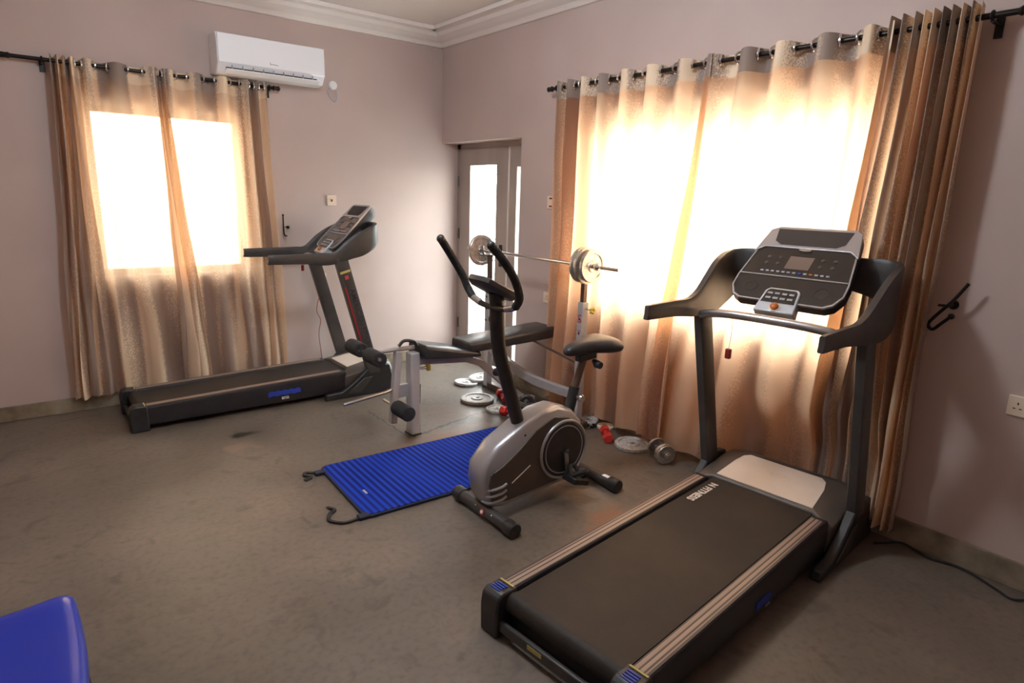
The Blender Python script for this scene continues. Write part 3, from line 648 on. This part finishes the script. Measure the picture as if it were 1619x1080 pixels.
        # blue wavy emblem and white lettering on the near rail
        bb = B(); pts = []
        n = 24
        for i in range(n+1):
            x = .88+.245*i/n; e = .5+.5*abs(math.sin(i*PI*5/n)); pts.append((x, .118+.022*e))
        for i in range(n+1):
            x = 1.125-.245*i/n; pts.append((x, .098+.004*math.sin(i)))
        bb.prism([(u, z) for u, z in pts], 1, -(W-.001), -(W+.0035)); bb.build('side_emblem', M['blue_ink'], t, smooth=False)
        text('side_lettering', 'ana', M['ink'], t, basis(P(1.005, W+.003, .078), (1, 0, 0), (0, 0, 1)), .042, bold=.001)
    return t
treadmill('treadmill', 'large black treadmill in the right foreground with cream motor hood panel', (-2.06, -3.665, 0), R(5.3), .70, True)
treadmill('treadmill', 'black treadmill against the back wall in front of the smaller window curtains', (-2.845, -.19, 0), R(0), .53, False)

# ------------------------------------------------------------------ exercise bike (world-aligned; origin under its middle)
OB = Vector((-1.2, -2.95, 0)); bike = thing('exercise_bike', 'silver and charcoal upright exercise bike standing beside the blue mat', 'exercise bike', OB)
def q_(x, y, z): return (x-OB.x, y-OB.y, z)
prof = [(-1.60, .12), (-1.625, .22), (-1.615, .30), (-1.53, .395), (-1.37, .475), (-1.24, .525), (-1.12, .535), (-1.02, .50), (-.945, .42), (-.91, .32), (-.915, .20), (-.96, .12), (-1.04, .085), (-1.30, .065), (-1.48, .05), (-1.57, .07)]
def rr(k, y): 
    cx, cz = -1.26, .29
    return [q_(cx+(x-cx)*k, y, cz+(z-cz)*k) for x, z in prof]
body = B().loft([rr(.93, -3.025), rr(.985, -3.012), rr(1, -2.99), rr(1, -2.91), rr(.985, -2.888), rr(.93, -2.875)]).build('body_shell', M['silver'], bike, angle=55)
for y0, y1 in ((-3.024, -3.031), (-2.876, -2.869)):
    sp = [(-1.565, .10), (-1.585, .20), (-1.575, .255), (-1.50, .285), (-1.40, .345), (-1.28, .435), (-1.16, .485), (-1.05, .46), (-.97, .38), (-.95, .25), (-.99, .13), (-1.10, .11), (-1.46, .085)]
    B().loft([[q_(x, y0+.003, z) for x, z in sp], [q_(x, y1, z) for x, z in sp]]).build('side_panel', M['hood'], body, bevel=.003)
    s = -1 if y1 < -2.95 else 1; y = y1
    B().ring(q_(-1.085, y+s*.004, .285), (0, 1, 0), .163, .0085, 48, 8).build('disc_ring', M['silver'], body)
    B().tube([q_(-1.085, y, .285), q_(-1.085, y+s*.008, .285)], .150, 48).build('crank_disc', M['charcoal'], body, bevel=.002)
    B().ring(q_(-1.085, y+s*.006, .285), (0, 1, 0), .135, .004, 48, 8).build('disc_groove', M['grey_ink'], body)
    if s < 0:
        B().tube([q_(-1.44, y-.001, .178), q_(-1.32, y-.001, .248)], 0, sq=(.004, .004)).build('white_stripe', M['white'], body)
        for i in range(3):
            B().tube(spline([q_(-1.60, -2.99, .105+.035*i), q_(-1.575, -3.028, .102+.035*i), q_(-1.51, -3.035, .105+.035*i), q_(-1.475, -3.032, .115+.035*i)], 4), .0075, 8).build('vent_rib', M['silver'], body)
        for x, z in ((-1.56, .26), (-1.36, .425)): B().ball(q_(x, y, z), .006).build('screw', M['dark_ink'], body)
for s in (-1, 1):   # cranks and pedals
    ex, ez = (-1.06, .13) if s < 0 else (-1.16, .44); y = -2.95+s*.10
    B().tube([q_(-1.085, -2.95+s*.07, .285), q_(-1.085, y+s*.015, .285)], .014, 16).build('axle', M['chrome'], bike)
    B().tube([q_(-1.085, y, .285), q_(ex, y, ez)], 0, sq=(.026, .014)).build('crank_arm', M['satin'], bike, bevel=.003)
    pc = Vector(q_(ex, y+s*.065, ez)); rot = Matrix.Rotation(R(18 if s < 0 else 62), 3, 'Y')
    pd = B(); pd.box(pc, (.115, .10, .034), rot)
    ped = pd.build('pedal', M['black'], bike, bevel=.006)
    B().tube([pc+rot @ Vector((.035*math.cos(a), s*.002+.058*math.sin(a)*.9, .014+.05*abs(math.sin(a)))) for a in [2*PI*k/24 for k in range(24)]], .012, 8, closed=True).build('pedal_strap', M['foam'], ped)
    for k in range(4): B().box(pc+rot @ Vector((-.04+.027*k, 0, .014)), (.008, .09, .006), rot).build('pedal_tread', M['foam'], ped)
# stabilisers
for x, y0, y1, nm in ((-1.57, -3.235, -2.715, 'front_stabiliser'), (-.79, -3.19, -2.72, 'rear_stabiliser')):
    st = B().cyl(q_(x, y0+.02, .04), q_(x, y1-.02, .04), .032, 22).build(nm, M['charcoal'], bike)
    for a, b_ in ((y0, y0+.07), (y1-.07, y1)):
        B().tube([q_(x, a, .04), q_(x, a+.006, .04), q_(x, b_-.006, .04), q_(x, b_, .04)], [.034, .039, .039, .035], 22).build('end_cap', M['black'], st)
B().tube([q_(-1.605, -3.00, .052), q_(-1.608, -3.00, .053)], .016, 18).build('red_sticker', M['red_ink'], bike)
B().tube([q_(-1.607, -3.00, .053), q_(-1.611, -3.00, .054)], .009, 18).build('white_sticker', M['white'], bike)
for y in (-2.93, -3.07): B().ball(q_(-1.596, y, .058), .006).build('bolt', M['chrome'], bike)
B().box(q_(-.795, -3.10, .0705), (.025, .055, .004), Matrix.Rotation(R(0), 3, 'Y')).build('white_label', M['white'], bike)
B().tube([q_(-1.57, -2.95, .045), q_(-1.40, -2.95, .075), q_(-.95, -2.95, .075), q_(-.79, -2.95, .045)], 0, sq=(.05, .03)).build('base_beam', M['charcoal'], bike, bevel=.004)
# front post
pp = spline([q_(-1.325, -2.95, .40), q_(-1.365, -2.95, .52), q_(-1.425, -2.95, .70), q_(-1.482, -2.95, .87), q_(-1.50, -2.95, 1.0), q_(-1.505, -2.95, 1.10), q_(-1.512, -2.95, 1.17)], 5)
B().tube(pp, [.036]*len(pp), 18).build('handlebar_post', M['black'], bike)
B().lathe([(.052, 0), (.05, .02), (.042, .035)], 22, origin=q_(-1.322, -2.95, .435), rot=Matrix.Rotation(R(-20), 3, 'Y')).build('post_collar', M['charcoal'], bike)
B().tube([q_(-1.44, -2.915, .74), q_(-1.44, -2.87, .74), q_(-1.44, -2.865, .74)], [.012, .022, .015], 14).build('post_knob', M['black'], bike)
# handlebar: one bent tube with foam grips
hbp = []
for s in (-1, 1):
    side = [(-1.528, .0, 1.10), (-1.528, .104, 1.108), (-1.527, .175, 1.128), (-1.535, .212, 1.172), (-1.555, .222, 1.225), (-1.59, .228, 1.285), (-1.64, .223, 1.352), (-1.698, .208, 1.42)]
    hbp.append([q_(x, -2.95+s*w, z) for x, w, z in side])
B().tube(spline(hbp[0][::-1]+hbp[1][1:], 5), .0145, 14).build('handlebar', M['black'], bike)
for s in (0, 1):
    B().tube(spline(hbp[s][2:], 6), .0195, 16).build('foam_grip', M['foam'], bike)
    B().ball(hbp[s][-1], .021).build('grip_end', M['black'], bike)
    B().tube([hbp[s][1], hbp[s][2]], .0165, 14).build('pulse_sensor', M['satin'], bike)
# console
cr_ = Matrix.Rotation(R(27), 3, 'Y'); cc = Vector(q_(-1.525, -2.95, 1.20))
cons = B().loft([[cc+cr_ @ Vector((x*k1, y*k1, z)) for x, y in [(-.12, -.055), (-.10, -.085), (.06, -.10), (.10, -.085), (.115, -.05), (.115, .05), (.10, .085), (.06, .10), (-.10, .085), (-.12, .055)]] for k1, z in ((.8, -.03), (1, -.012), (1, .008), (.93, .014))]).build('console', M['charcoal'], bike)
B().box(cc+cr_ @ Vector((-.015, 0, .0145)), (.11, .11, .004), cr_).build('display_screen', M['pod'], cons)
for i in range(3): B().box(cc+cr_ @ Vector((.075, -.04+.04*i, .015)), (.015, .025, .005), cr_).build('key', M['silver'], cons)
# seat post, clamp and saddle
sd = Vector((.115, 0, .30)).normalized()
B().tube([q_(-.985, -2.95, .44), q_(-.945, -2.95, .60)], .030, 20).build('seat_sleeve', M['black'], bike)
sp_ = B().tube([q_(-.95, -2.95, .58), q_(-.885, -2.95, .765)], .0225, 18).build('seat_post', M['brown_steel'], bike)
B().box(q_(-.87, -2.95, .765), (.13, .045, .04), Matrix.Rotation(R(-4), 3, 'Y')).build('seat_slider', M['black'], bike, bevel=.005)
B().tube([q_(-.83, -2.97, .74), q_(-.83, -3.0, .725), q_(-.83, -3.03, .722)], [.010, .024, .02], 14).build('seat_knob', M['black'], bike)
B().tube([q_(-.955, -2.985, .55), q_(-.955, -3.02, .55), q_(-.955, -3.03, .55)], [.010, .022, .018], 14).build('height_knob', M['satin'], bike)
rings = []
for x, w, zt_, zb_ in [(-1.035, .012, .815, .80), (-1.025, .030, .833, .785), (-.99, .042, .85, .78), (-.93, .050, .862, .783), (-.87, .068, .868, .785), (-.81, .098, .872, .782), (-.76, .120, .876, .778), (-.71, .125, .872, .775), (-.675, .112, .855, .778), (-.655, .07, .83, .79)]:
    ring = []
    for j in range(16):
        a = 2*PI*j/16; cx_ = math.cos(a); sz = math.sin(a)
        ring.append(q_(x, -2.95+w*math.copysign(abs(cx_)**.7, cx_), (zt_+zb_)/2+(zt_-zb_)/2*math.copysign(abs(sz)**.75, sz)))
    rings.append(ring)
B().loft(rings).build('saddle', M['vinyl'], bike, angle=80, sub=1)

# ------------------------------------------------------------------ weight bench (axis along x at y = -1.72)
OW = Vector((-.8, -1.72, 0)); bench = thing('weight_bench', 'pale framed weight bench with black pads and foam leg rollers by the door', 'weight bench', OW)
def w_(x, y, z): return (x-OW.x, y-OW.y, z)
BY = -1.72
B().loft([[w_(-1.30+a*.034*k, BY-.02+b_*.042*k, z) for a, b_ in ((-1, -1), (1, -1), (1, 1), (-1, 1))] for k, z in ((1.08, 0), (1, .06), (1, .585))]).build('front_leg', M['frame_white'], bench, bevel=.01)
B().box(w_(-1.30, BY-.02, .006), (.082, .10, .012)).build('front_foot', M['black'], bench, bevel=.004)
B().tube([w_(-1.29, BY, .515), w_(-.86, BY, .475), w_(-.72, BY, .42), w_(-.42, BY, .16), w_(-.30, BY, .07), w_(-.2, BY, .055)], 0, sq=(.05, .05)).build('main_beam', M['frame_white'], bench, bevel=.006)
B().tube([w_(-.24, -1.10, .03), w_(-.24, -2.36, .03)], 0, sq=(.05, .05)).build('rear_foot', M['brown_steel'], bench, bevel=.005)
B().tube(spline([w_(-.24, -1.15, .38), w_(-.25, -1.45, .29), w_(-.26, -1.80, .235), w_(-.24, -2.27, .23)], 5), 0, sq=(.045, .07)).build('cross_brace', M['frame_white'], bench, bevel=.006)
for s, y in ((0, -1.15), (1, -2.27)):
    u = B().box(w_(-.24, y, .47), (.055, .055, .90)).build('upright', M['frame_white'], bench, bevel=.006)
    B().box(w_(-.24, y, 1.02), (.034, .034, .26)).build('upright_extension', M['brown_steel'], bench, bevel=.003)
    # J-shaped bar rest
    B().tube(spline([w_(-.24, y, 1.135), w_(-.245, y, 1.15), w_(-.265, y, 1.152), w_(-.30, y, 1.155), w_(-.315, y, 1.19), w_(-.318, y, 1.225)], 4), .010, 10).build('bar_rest', M['satin'], bench)
    k = B().tube([w_(-.24, y-.03, .875), w_(-.24, y-.075, .875), w_(-.24, y-.085, .875)], [.006, .006, .006], 10).build('knob_stem', M['satin'], bench)
    kb = B()
    for a in range(5): kb.ball(Vector(w_(-.24, y-.095, .875))+Vector((.016*math.cos(a*2*PI/5), 0, .016*math.sin(a*2*PI/5))), .012, 10)
    kb.build('knob', M['yellow'], bench)
    for z in (.60, .70, .80): B().tube([w_(-.268, y, z), w_(-.273, y, z)], .007, 12).build('pin_hole', M['dark_ink'], u)
text('lettering', 'S', M['red_ink'], bench, basis(w_(-.268, -2.27, .80), (0, -1, 0), (0, 0, 1)), .085, .0006, .001)
text('lettering', 'T', M['red_ink'], bench, basis(w_(-.268, -2.27, .70), (0, -1, 0), (0, 0, 1)), .05, .0006, .001)
# pads
def pad(name, x0, x1, z0, z1, th0, th1, hw, bev=.02):
    b = B(); rs = []
    n = 8
    for i in range(n+1):
        t = i/n; x = x0+(x1-x0)*t; z = z0+(z1-z0)*t; th = th0+(th1-th0)*t
        w = hw*(1-.10*abs(2*t-1)**4)
        rs.append([w_(x, BY-w, z-th), w_(x, BY+w, z-th), w_(x, BY+w, z-.012), w_(x, BY+w*.86, z), w_(x, BY-w*.86, z), w_(x, BY-w, z-.012)])
    return b.loft(rs).build(name, M['vinyl'], bench, bevel=bev*.5, seg=3)
pad('seat_pad', -1.255, -.80, .640, .540, .092, .035, .135)
pad('back_pad', -.90, -.10, .615, .652, .07, .085, .135)
B().tube([w_(-.24, -1.20, .62), w_(-.24, -1.285, .62), w_(-.24, -1.32, .62)], [.042, .046, .036], 20).build('side_roller', M['foam'], bench, bevel=.005)
B().tube([w_(-.30, -1.80, .56), w_(-.22, -2.25, .46)], .009, 10).build('adjuster_bar', M['brown_steel'], bench)
# leg developer
B().tube([w_(-1.40, BY-.0, .60), w_(-1.43, BY, .30), w_(-1.445, BY, .10)], 0, sq=(.045, .05)).build('leg_lever', M['frame_white'], bench, bevel=.006)
B().tube([w_(-1.28, BY, .61), w_(-1.42, BY, .612), w_(-1.64, BY, .615)], .016, 14).build('roller_arm', M['frame_white'], bench)
B().tube(spline([w_(-1.27, BY-.03, .625), w_(-1.30, BY-.03, .66), w_(-1.37, BY-.03, .672), w_(-1.41, BY-.03, .64)], 4), .011, 10).build('stopper', M['black'], bench)
for x, z, y0, y1 in ((-1.635, .622, -1.50, -1.665), (-1.615, .605, -1.725, -1.895)):
    f = B().tube([w_(x, y0, z), w_(x, (y0+y1)/2, z), w_(x, y1, z)], [.048, .050, .048], 22).build('foam_roller', M['foam'], bench, bevel=.006)
B().cyl(w_(-1.625, -1.47, .615), w_(-1.625, -1.91, .612), .011, 12).build('roller_axle', M['satin'], bench)
B().tube([w_(-1.44, -1.58, .225), w_(-1.44, -1.93, .225)], .010, 12).build('roller_axle', M['satin'], bench)
B().tube([w_(-1.44, -1.77, .225), w_(-1.44, -1.94, .225)], [.05, .05], 22).build('foam_roller', M['foam'], bench, bevel=.006)
B().tube([w_(-1.445, BY, .34), w_(-1.50, BY-.02, .335), w_(-1.80, BY-.02, .30)], .012, 14).build('weight_peg', M['satin'], bench)
B().box(w_(-1.37, BY, .32), (.09, .03, .09)).build('hinge_plate', M['frame_white'], bench, bevel=.004)
B().tube([w_(-1.275, BY-.03, .465), w_(-1.20, BY-.035, .465)], .009, 10).build('knob_stem', M['satin'], bench)
kb = B()
for a in range(5): kb.ball(Vector(w_(-1.19, BY-.036, .465))+Vector((0, .016*math.cos(a*2*PI/5), .016*math.sin(a*2*PI/5))), .013, 10)
kb.build('knob', M['yellow'], bench)
B().tube([w_(-1.265, BY-.05, .22), w_(-1.265, BY-.056, .36)], .004, 8).build('locking_pin', M['rod'], bench)

# barbell resting on the two uprights
BB = Vector((-.29, -1.70, 1.185)); bar = thing('barbell', 'chrome barbell with round plates resting on the bench uprights', 'barbell', BB)
B().cyl((0, .80, 0), (0, -.93, 0), .0125, 16).build('bar', M['chrome'], bar)
def wplate(r, th, hole=.015, m=None, name='weight_plate', parent=None, lugs=0):
    pr = [(hole, -th*.35), (hole, th*.35), (hole+.012, th*.5), (r*.34, th*.5), (r*.38, th*.2), (r*.74, th*.2), (r*.79, th*.5), (r*.95, th*.5), (r, th*.34), (r, -th*.34), (r*.95, -th*.5), (r*.79, -th*.5), (r*.74, -th*.2), (r*.38, -th*.2), (r*.34, -th*.5), (hole+.012, -th*.5)]
    b = B(); n = 40; rings = [[Vector((a*math.cos(2*PI*j/n)*(1-(.03 if lugs and a > r*.9 and j % 4 < 2 else 0)), a*math.sin(2*PI*j/n)*(1-(.03 if lugs and a > r*.9 and j % 4 < 2 else 0)), h)) for j in range(n)] for a, h in pr]
    b.loft(rings, closed=True); return b
ry = Matrix.Rotation(R(90), 4, 'X')
for y, r, th in ((.60, .128, .028), (.64, .10, .024), (-.60, .122, .030), (-.64, .126, .030), (-.685, .112, .026)):
    wplate(r, th).xf(Matrix.Translation((0, y, 0)) @ ry).build('weight_plate', M['chromeplate'], bar)
for y in (.675, -.72): B().tube([(0, y, 0), (0, y-.01 if y < 0 else y+.01, 0), (0, y-.035 if y < 0 else y+.035, 0)], [.026, .028, .018], 16).build('collar', M['chrome'], bar)
for y in (-.575, .575): B().cyl((0, y-.006, 0), (0, y+.006, 0), .024, 16).build('stop_ring', M['chrome'], bar)

# ------------------------------------------------------------------ plates and dumbbells on the floor
def floor_plate(x, y, z, r, th, label, m='iron', tilt=(0, 0, 0), lugs=0):
    o = wplate(r, th, lugs=lugs).build('weight_plate', M[m]); o.location = (x, y, z); o.rotation_euler = tilt
    return tag(o, label, 'weight plate', 'weight plates lying on the floor')
floor_plate(-.335, -.965, .012, .105, .024, 'pale weight plate with dark centre hole, on the floor below the bench, overlapping another', tilt=(0, R(4), 0))
floor_plate(-.19, -.975, .038, .105, .022, 'pale plate half on another plate, nearest the rear bench frame', tilt=(0, R(-6), 0))
floor_plate(-.52, -1.40, .014, .135, .028, 'largest white-rimmed weight plate lying alone between bench and mat')
floor_plate(-.53, -1.68, .011, .085, .022, 'small scalloped plate beside the red dumbbell, next to the bike post', lugs=1)
floor_plate(-.19, -2.77, .014, .125, .028, 'grey scalloped plate lying by the curtain hem, right of the red dumbbell', lugs=1)
floor_plate(-.12, -2.27, .020, .075, .022, 'small plate against the curtain behind the bike, propped on clutter', tilt=(R(8), R(-6), 0))
floor_plate(-.09, -2.42, .011, .062, .020, 'smallest cream ring plate at the curtain hem behind the red dumbbell', m='socket')
floor_plate(-.13, -2.10, .018, .075, .022, 'pale plate by the bench upright foot, mostly behind the bike', tilt=(R(-10), R(6), 0))

def dumbbell(loc, rot, label, m='red', L=.19):
    t = thing('dumbbell', label, 'dumbbell', loc, 0, 'red dumbbells on the floor' if m == 'red' else None); t.rotation_euler = rot
    B().cyl((-L/2+.04, 0, 0), (L/2-.04, 0, 0), .014, 14).build('grip', M[m], t)
    for s in (-1, 1):
        B().tube([(s*(L/2-.055), 0, 0), (s*(L/2-.048), 0, 0), (s*(L/2-.006), 0, 0), (s*L/2, 0, 0)], [.032, .038, .038, .030], 6).build('head', M[m], t, bevel=.004)
    return t
dumbbell((-.24, -2.57, .034), (0, 0, R(53)), 'bright red hexagonal dumbbell in the open between bike and curtain')
dumbbell((-.335, -1.50, .036), (0, 0, R(72)), 'red dumbbell on the floor beyond the bike post, beside the largest plate')
dumbbell((-.53, -1.86, .036), (0, 0, R(-75)), 'red dumbbell half hidden by the bike post, beside the scalloped plate')
t = thing('dumbbell', 'black and chrome loaded dumbbell on the floor behind the bike', 'dumbbell', (-.43, -1.95, .075), R(62))
B().cyl((-.19, 0, 0), (.19, 0, 0), .0125, 14).build('bar', M['chrome'], t)
for x in (-.13, -.105, .105, .13): wplate(.07, .022).xf(Matrix.Translation((x, 0, 0)) @ Matrix.Rotation(R(90), 4, 'Y')).build('weight_plate', M['charcoal'], t)
for x in (-.155, .155): B().tube([(x-.012, 0, 0), (x+.012, 0, 0)], [.024, .024], 6).build('spin_collar', M['chrome'], t, bevel=.003)
t = thing('dumbbell', 'grey disc-ended dumbbell by the curtain hem next to the near treadmill post', 'dumbbell', (-.215, -3.02, .068), R(66))
B().cyl((-.12, 0, 0), (.10, 0, 0), .0125, 14).build('bar', M['chrome'], t)
for x, r in ((-.075, .062), (-.052, .066), (.05, .066)): wplate(r, .022).xf(Matrix.Translation((x, 0, 0)) @ Matrix.Rotation(R(90), 4, 'Y')).build('weight_plate', M['chromeplate'], t)
B().tube([(-.105, 0, 0), (-.088, 0, 0)], [.022, .026], 8).build('spin_collar', M['chrome'], t, bevel=.003)
# small clutter at the curtain foot
b = thing('bar_clip', 'small dark bar clip lying by the curtain hem, beside the cream ring plate', 'bar clip', (-.165, -2.35, .012), R(200))
B().ring((0, 0, 0), (0, 0, 1), .028, .008, 20, 8).build('ring', M['rod'], b)
B().tube([(.028, 0, 0), (.07, .01, .01)], .005, 8).build('arm', M['satin'], b)

# ------------------------------------------------------------------ blue exercise mat
MB = thing('exercise_mat', 'ribbed blue exercise mat lying on the floor beside the bike', 'exercise mat', (-1.405, -2.322, 0), R(-1.0))
def mr(dx, dy, r, z):
    o = []
    for cx, cy, a0 in ((dx-r, dy-r, 0), (-dx+r, dy-r, 90), (-dx+r, -dy+r, 180), (dx-r, -dy+r, 270)):
        for k in range(5): a = R(a0+k*22.5); o.append(Vector((cx+r*math.cos(a), cy+r*math.sin(a), z)))
    return o
MM = Matrix.Identity(3)
def warp(v):       # the mat is slightly skewed and its far edge lifts a touch
    x, y, z = v; return Vector((x+.03*y, y-.02*x, z+.006*max(0, y-.2)))
B().loft([[warp(v) for v in mr(.665, .358, .05, .001)], [warp(v) for v in mr(.665, .358, .05, .016)]]).build('binding', M['mat_edge'], MB, bevel=.004)
b = B(); nx = 130
rows_ = []
for i in range(nx+1):
    x = -.652+1.304*i/nx; e = 1-max(0, (abs(x)-.61)/.042)**2 if abs(x) > .61 else 1; w = .345*(1-.10*(1-e))
    z = .0165+.0032*abs(math.sin(i*PI/4))
    rows_.append([warp((x, -w, .010)), warp((x, -w, z)), warp((x, w, z)), warp((x, w, .010))])
b.loft(rows_).build('foam_top', M['mat_blue'], MB, angle=60)
B().box(warp((-.56, -.10, .0195)), (.012, .05, .0035)).build('label_tab', M['pod'], MB)
for s in (-1, 1):
    y = s*.31-.01
    pts = [(-.655, y, .012), (-.68, y+.0, .010), (-.70, y+.02*s, .008), (-.74, y+.05, .008), (-.76, y+.02, .008), (-.73, y-.02, .008), (-.78, y-.05, .008)] if s > 0 else \
          [(-.63, y-.02, .012), (-.69, y, .010), (-.71, y+.0, .008), (-.78, y+.0, .008), (-.83, y+.06, .008), (-.81, y+.12, .008), (-.77, y+.15, .008), (-.79, y+.20, .008)]
    B().tube(spline(pts, 5), 0, sq=(.018, .006)).build('strap', M['cable'], MB)
    B().box((-.675, y, .012), (.06, .045, .016)).build('strap_tab', M['mat_edge'], MB, bevel=.004)

# ------------------------------------------------------------------ blue plastic chair at the left foreground
CH = thing('chair', 'blue plastic chair with brown legs cut off at the bottom left corner', 'chair', (-3.555, -3.49, 0), R(0))
rs = []
for i in range(13):
    t_ = i/12; y = .26-.54*t_
    z = .45+.012*math.sin(t_*PI)*-1 + (.0 if t_ > .12 else -.05*((.12-t_)/.12)**2)
    w0, w1 = -.26, .24+.012*math.sin(t_*PI)
    rs.append([(w0, y, z-.012), (w0, y, z+.004), (-.15, y, z-.008), (0, y, z-.012), (.15, y, z-.006), (w1-.03, y, z+.004), (w1, y, z-.008), (w1+.006, y, z-.04), (w1-.004, y, z-.045), (w1-.01, y, z-.018), (0, y, z-.024)])
B().loft(rs).build('seat', M['blue_seat'], CH, angle=70, sub=1)
rs = []
for i in range(9):
    t_ = i/8; z = .45+.40*t_; x = -.27-.09*t_
    rs.append([(x, -.22+.02*t_, z), (x-.02, -.05, z), (x-.02, .08, z), (x, .22-.02*t_, z), (x-.014, .225-.02*t_, z), (x-.034, .08, z), (x-.034, -.05, z), (x-.014, -.225+.02*t_, z)])
B().loft(rs).build('backrest', M['blue_seat'], CH, angle=60)
for sx, sy in ((1, 1), (1, -1), (-1, 1), (-1, -1)):
    B().tube([(sx*.215, sy*.21-.01, .425), (sx*.255, sy*.25-.01, .0)], [.013, .012], 12).build('leg', M['brown_steel'], CH)
B().tube([(.232, .22, .25), (.232, -.24, .25)], .008, 10).build('stretcher', M['brown_steel'], CH)

# ------------------------------------------------------------------ cables
tag(B().tube(spline([(-.14, -4.30, .006), (-.09, -4.33, .006), (-.035, -4.38, .012), (-.045, -4.45, .010), (-.06, -4.52, .006), (-.035, -4.62, .006), (-.05, -4.70, .006), (-.10, -4.80, .006), (-.12, -4.86, .006), (-.07, -4.93, .03), (-.03, -5.0, .10), (-.03, -5.1, .3)], 8), .0055, 8).build('power_cable', M['cable']),
    'black power cable snaking along the skirting in the bottom right corner', 'cable')
tag(B().tube(spline([(-1.24, -.016, .80), (-1.29, -.02, .66), (-1.30, -.018, .58), (-1.27, -.018, .50), (-1.29, -.018, .38), (-1.29, -.05, .24), (-1.28, -.09, .02)], 8), .003, 8).build('power_cable', M['darkred']),
    'thin dark red cable hanging down the back wall behind the far treadmill', 'cable')

# ------------------------------------------------------------------ light
w = bpy.data.worlds.new('sky'); bpy.context.scene.world = w; w.use_nodes = True; nt = w.node_tree
bg = nt.nodes['Background']
tc = nd(nt, 'ShaderNodeTexCoord'); sp3 = nd(nt, 'ShaderNodeSeparateXYZ'); nt.links.new(tc.outputs['Generated'], sp3.inputs[0])
rp = ramp(nt, [(.48, (.55, .52, .47)), (.52, (1, .99, .96)), (1, (.80, .90, 1))]); mp = nd(nt, 'ShaderNodeMapRange'); mp.inputs[1].default_value = -1; nt.links.new(sp3.outputs['Z'], mp.inputs[0]); nt.links.new(mp.outputs[0], rp.inputs[0]); nt.links.new(rp.outputs[0], bg.inputs[0])
SKY = 16.5
bg.inputs[1].default_value = SKY
def portal(loc, rot, sx, sy):
    l = bpy.data.lights.new('daylight_portal', 'AREA'); l.shape = 'RECTANGLE'; l.size = sx; l.size_y = sy; l.cycles.is_portal = True
    o = bpy.data.objects.new('daylight_portal', l); C.objects.link(o); o.location = loc; o.rotation_euler = rot
portal(((WB[0]+WB[1])/2, T+.01, (WB[2]+WB[3])/2), (R(-90), 0, 0), WB[1]-WB[0], WB[3]-WB[2])
portal((T+.01, (WR[0]+WR[1])/2, (WR[2]+WR[3])/2), (R(-90), 0, R(-90)), WR[1]-WR[0], WR[3]-WR[2])
portal((T+.01, -.61, 1.05), (R(-90), 0, R(-90)), 1.22, 2.1)
l = bpy.data.lights.new('ceiling_lamp_light', 'POINT'); l.energy = 76; l.color = (.80, .90, 1); l.shadow_soft_size = .16
o = bpy.data.objects.new('ceiling_lamp_light', l); C.objects.link(o); o.location = (-2.1, -3.0, H-.21)

# ------------------------------------------------------------------ camera (solved from the photograph's vanishing lines)
f_, yaw, pit, rol, cx, cy, ch = 990.52467, .66848737, -.22937986, .03021312, -3.31892915, -5.37544432, 1.63589320
fw = Vector((math.sin(yaw)*math.cos(pit), math.cos(yaw)*math.cos(pit), math.sin(pit))); rg = Vector((math.cos(yaw), -math.sin(yaw), 0)); up = rg.cross(fw)
r2 = rg*math.cos(rol)+up*math.sin(rol); u2 = -rg*math.sin(rol)+up*math.cos(rol)
cam = bpy.data.cameras.new('camera'); cam.sensor_width = 36; cam.lens = f_*36/1619; cam.clip_start = .05
co = bpy.data.objects.new('camera', cam); C.objects.link(co)
m = Matrix((r2, u2, -fw)).transposed().to_4x4(); m.translation = Vector((cx, cy, ch)); co.matrix_world = m
sc = bpy.context.scene; sc.camera = co
sc.view_settings.view_transform = 'Standard'; sc.view_settings.look = 'None'; sc.view_settings.gamma = 1; sc.view_settings.use_curve_mapping = False
sc.view_settings.exposure = 0.32
sc.cycles.max_bounces = 12; sc.cycles.transparent_max_bounces = 16; sc.cycles.diffuse_bounces = 8; sc.cycles.sample_clamp_indirect = 15
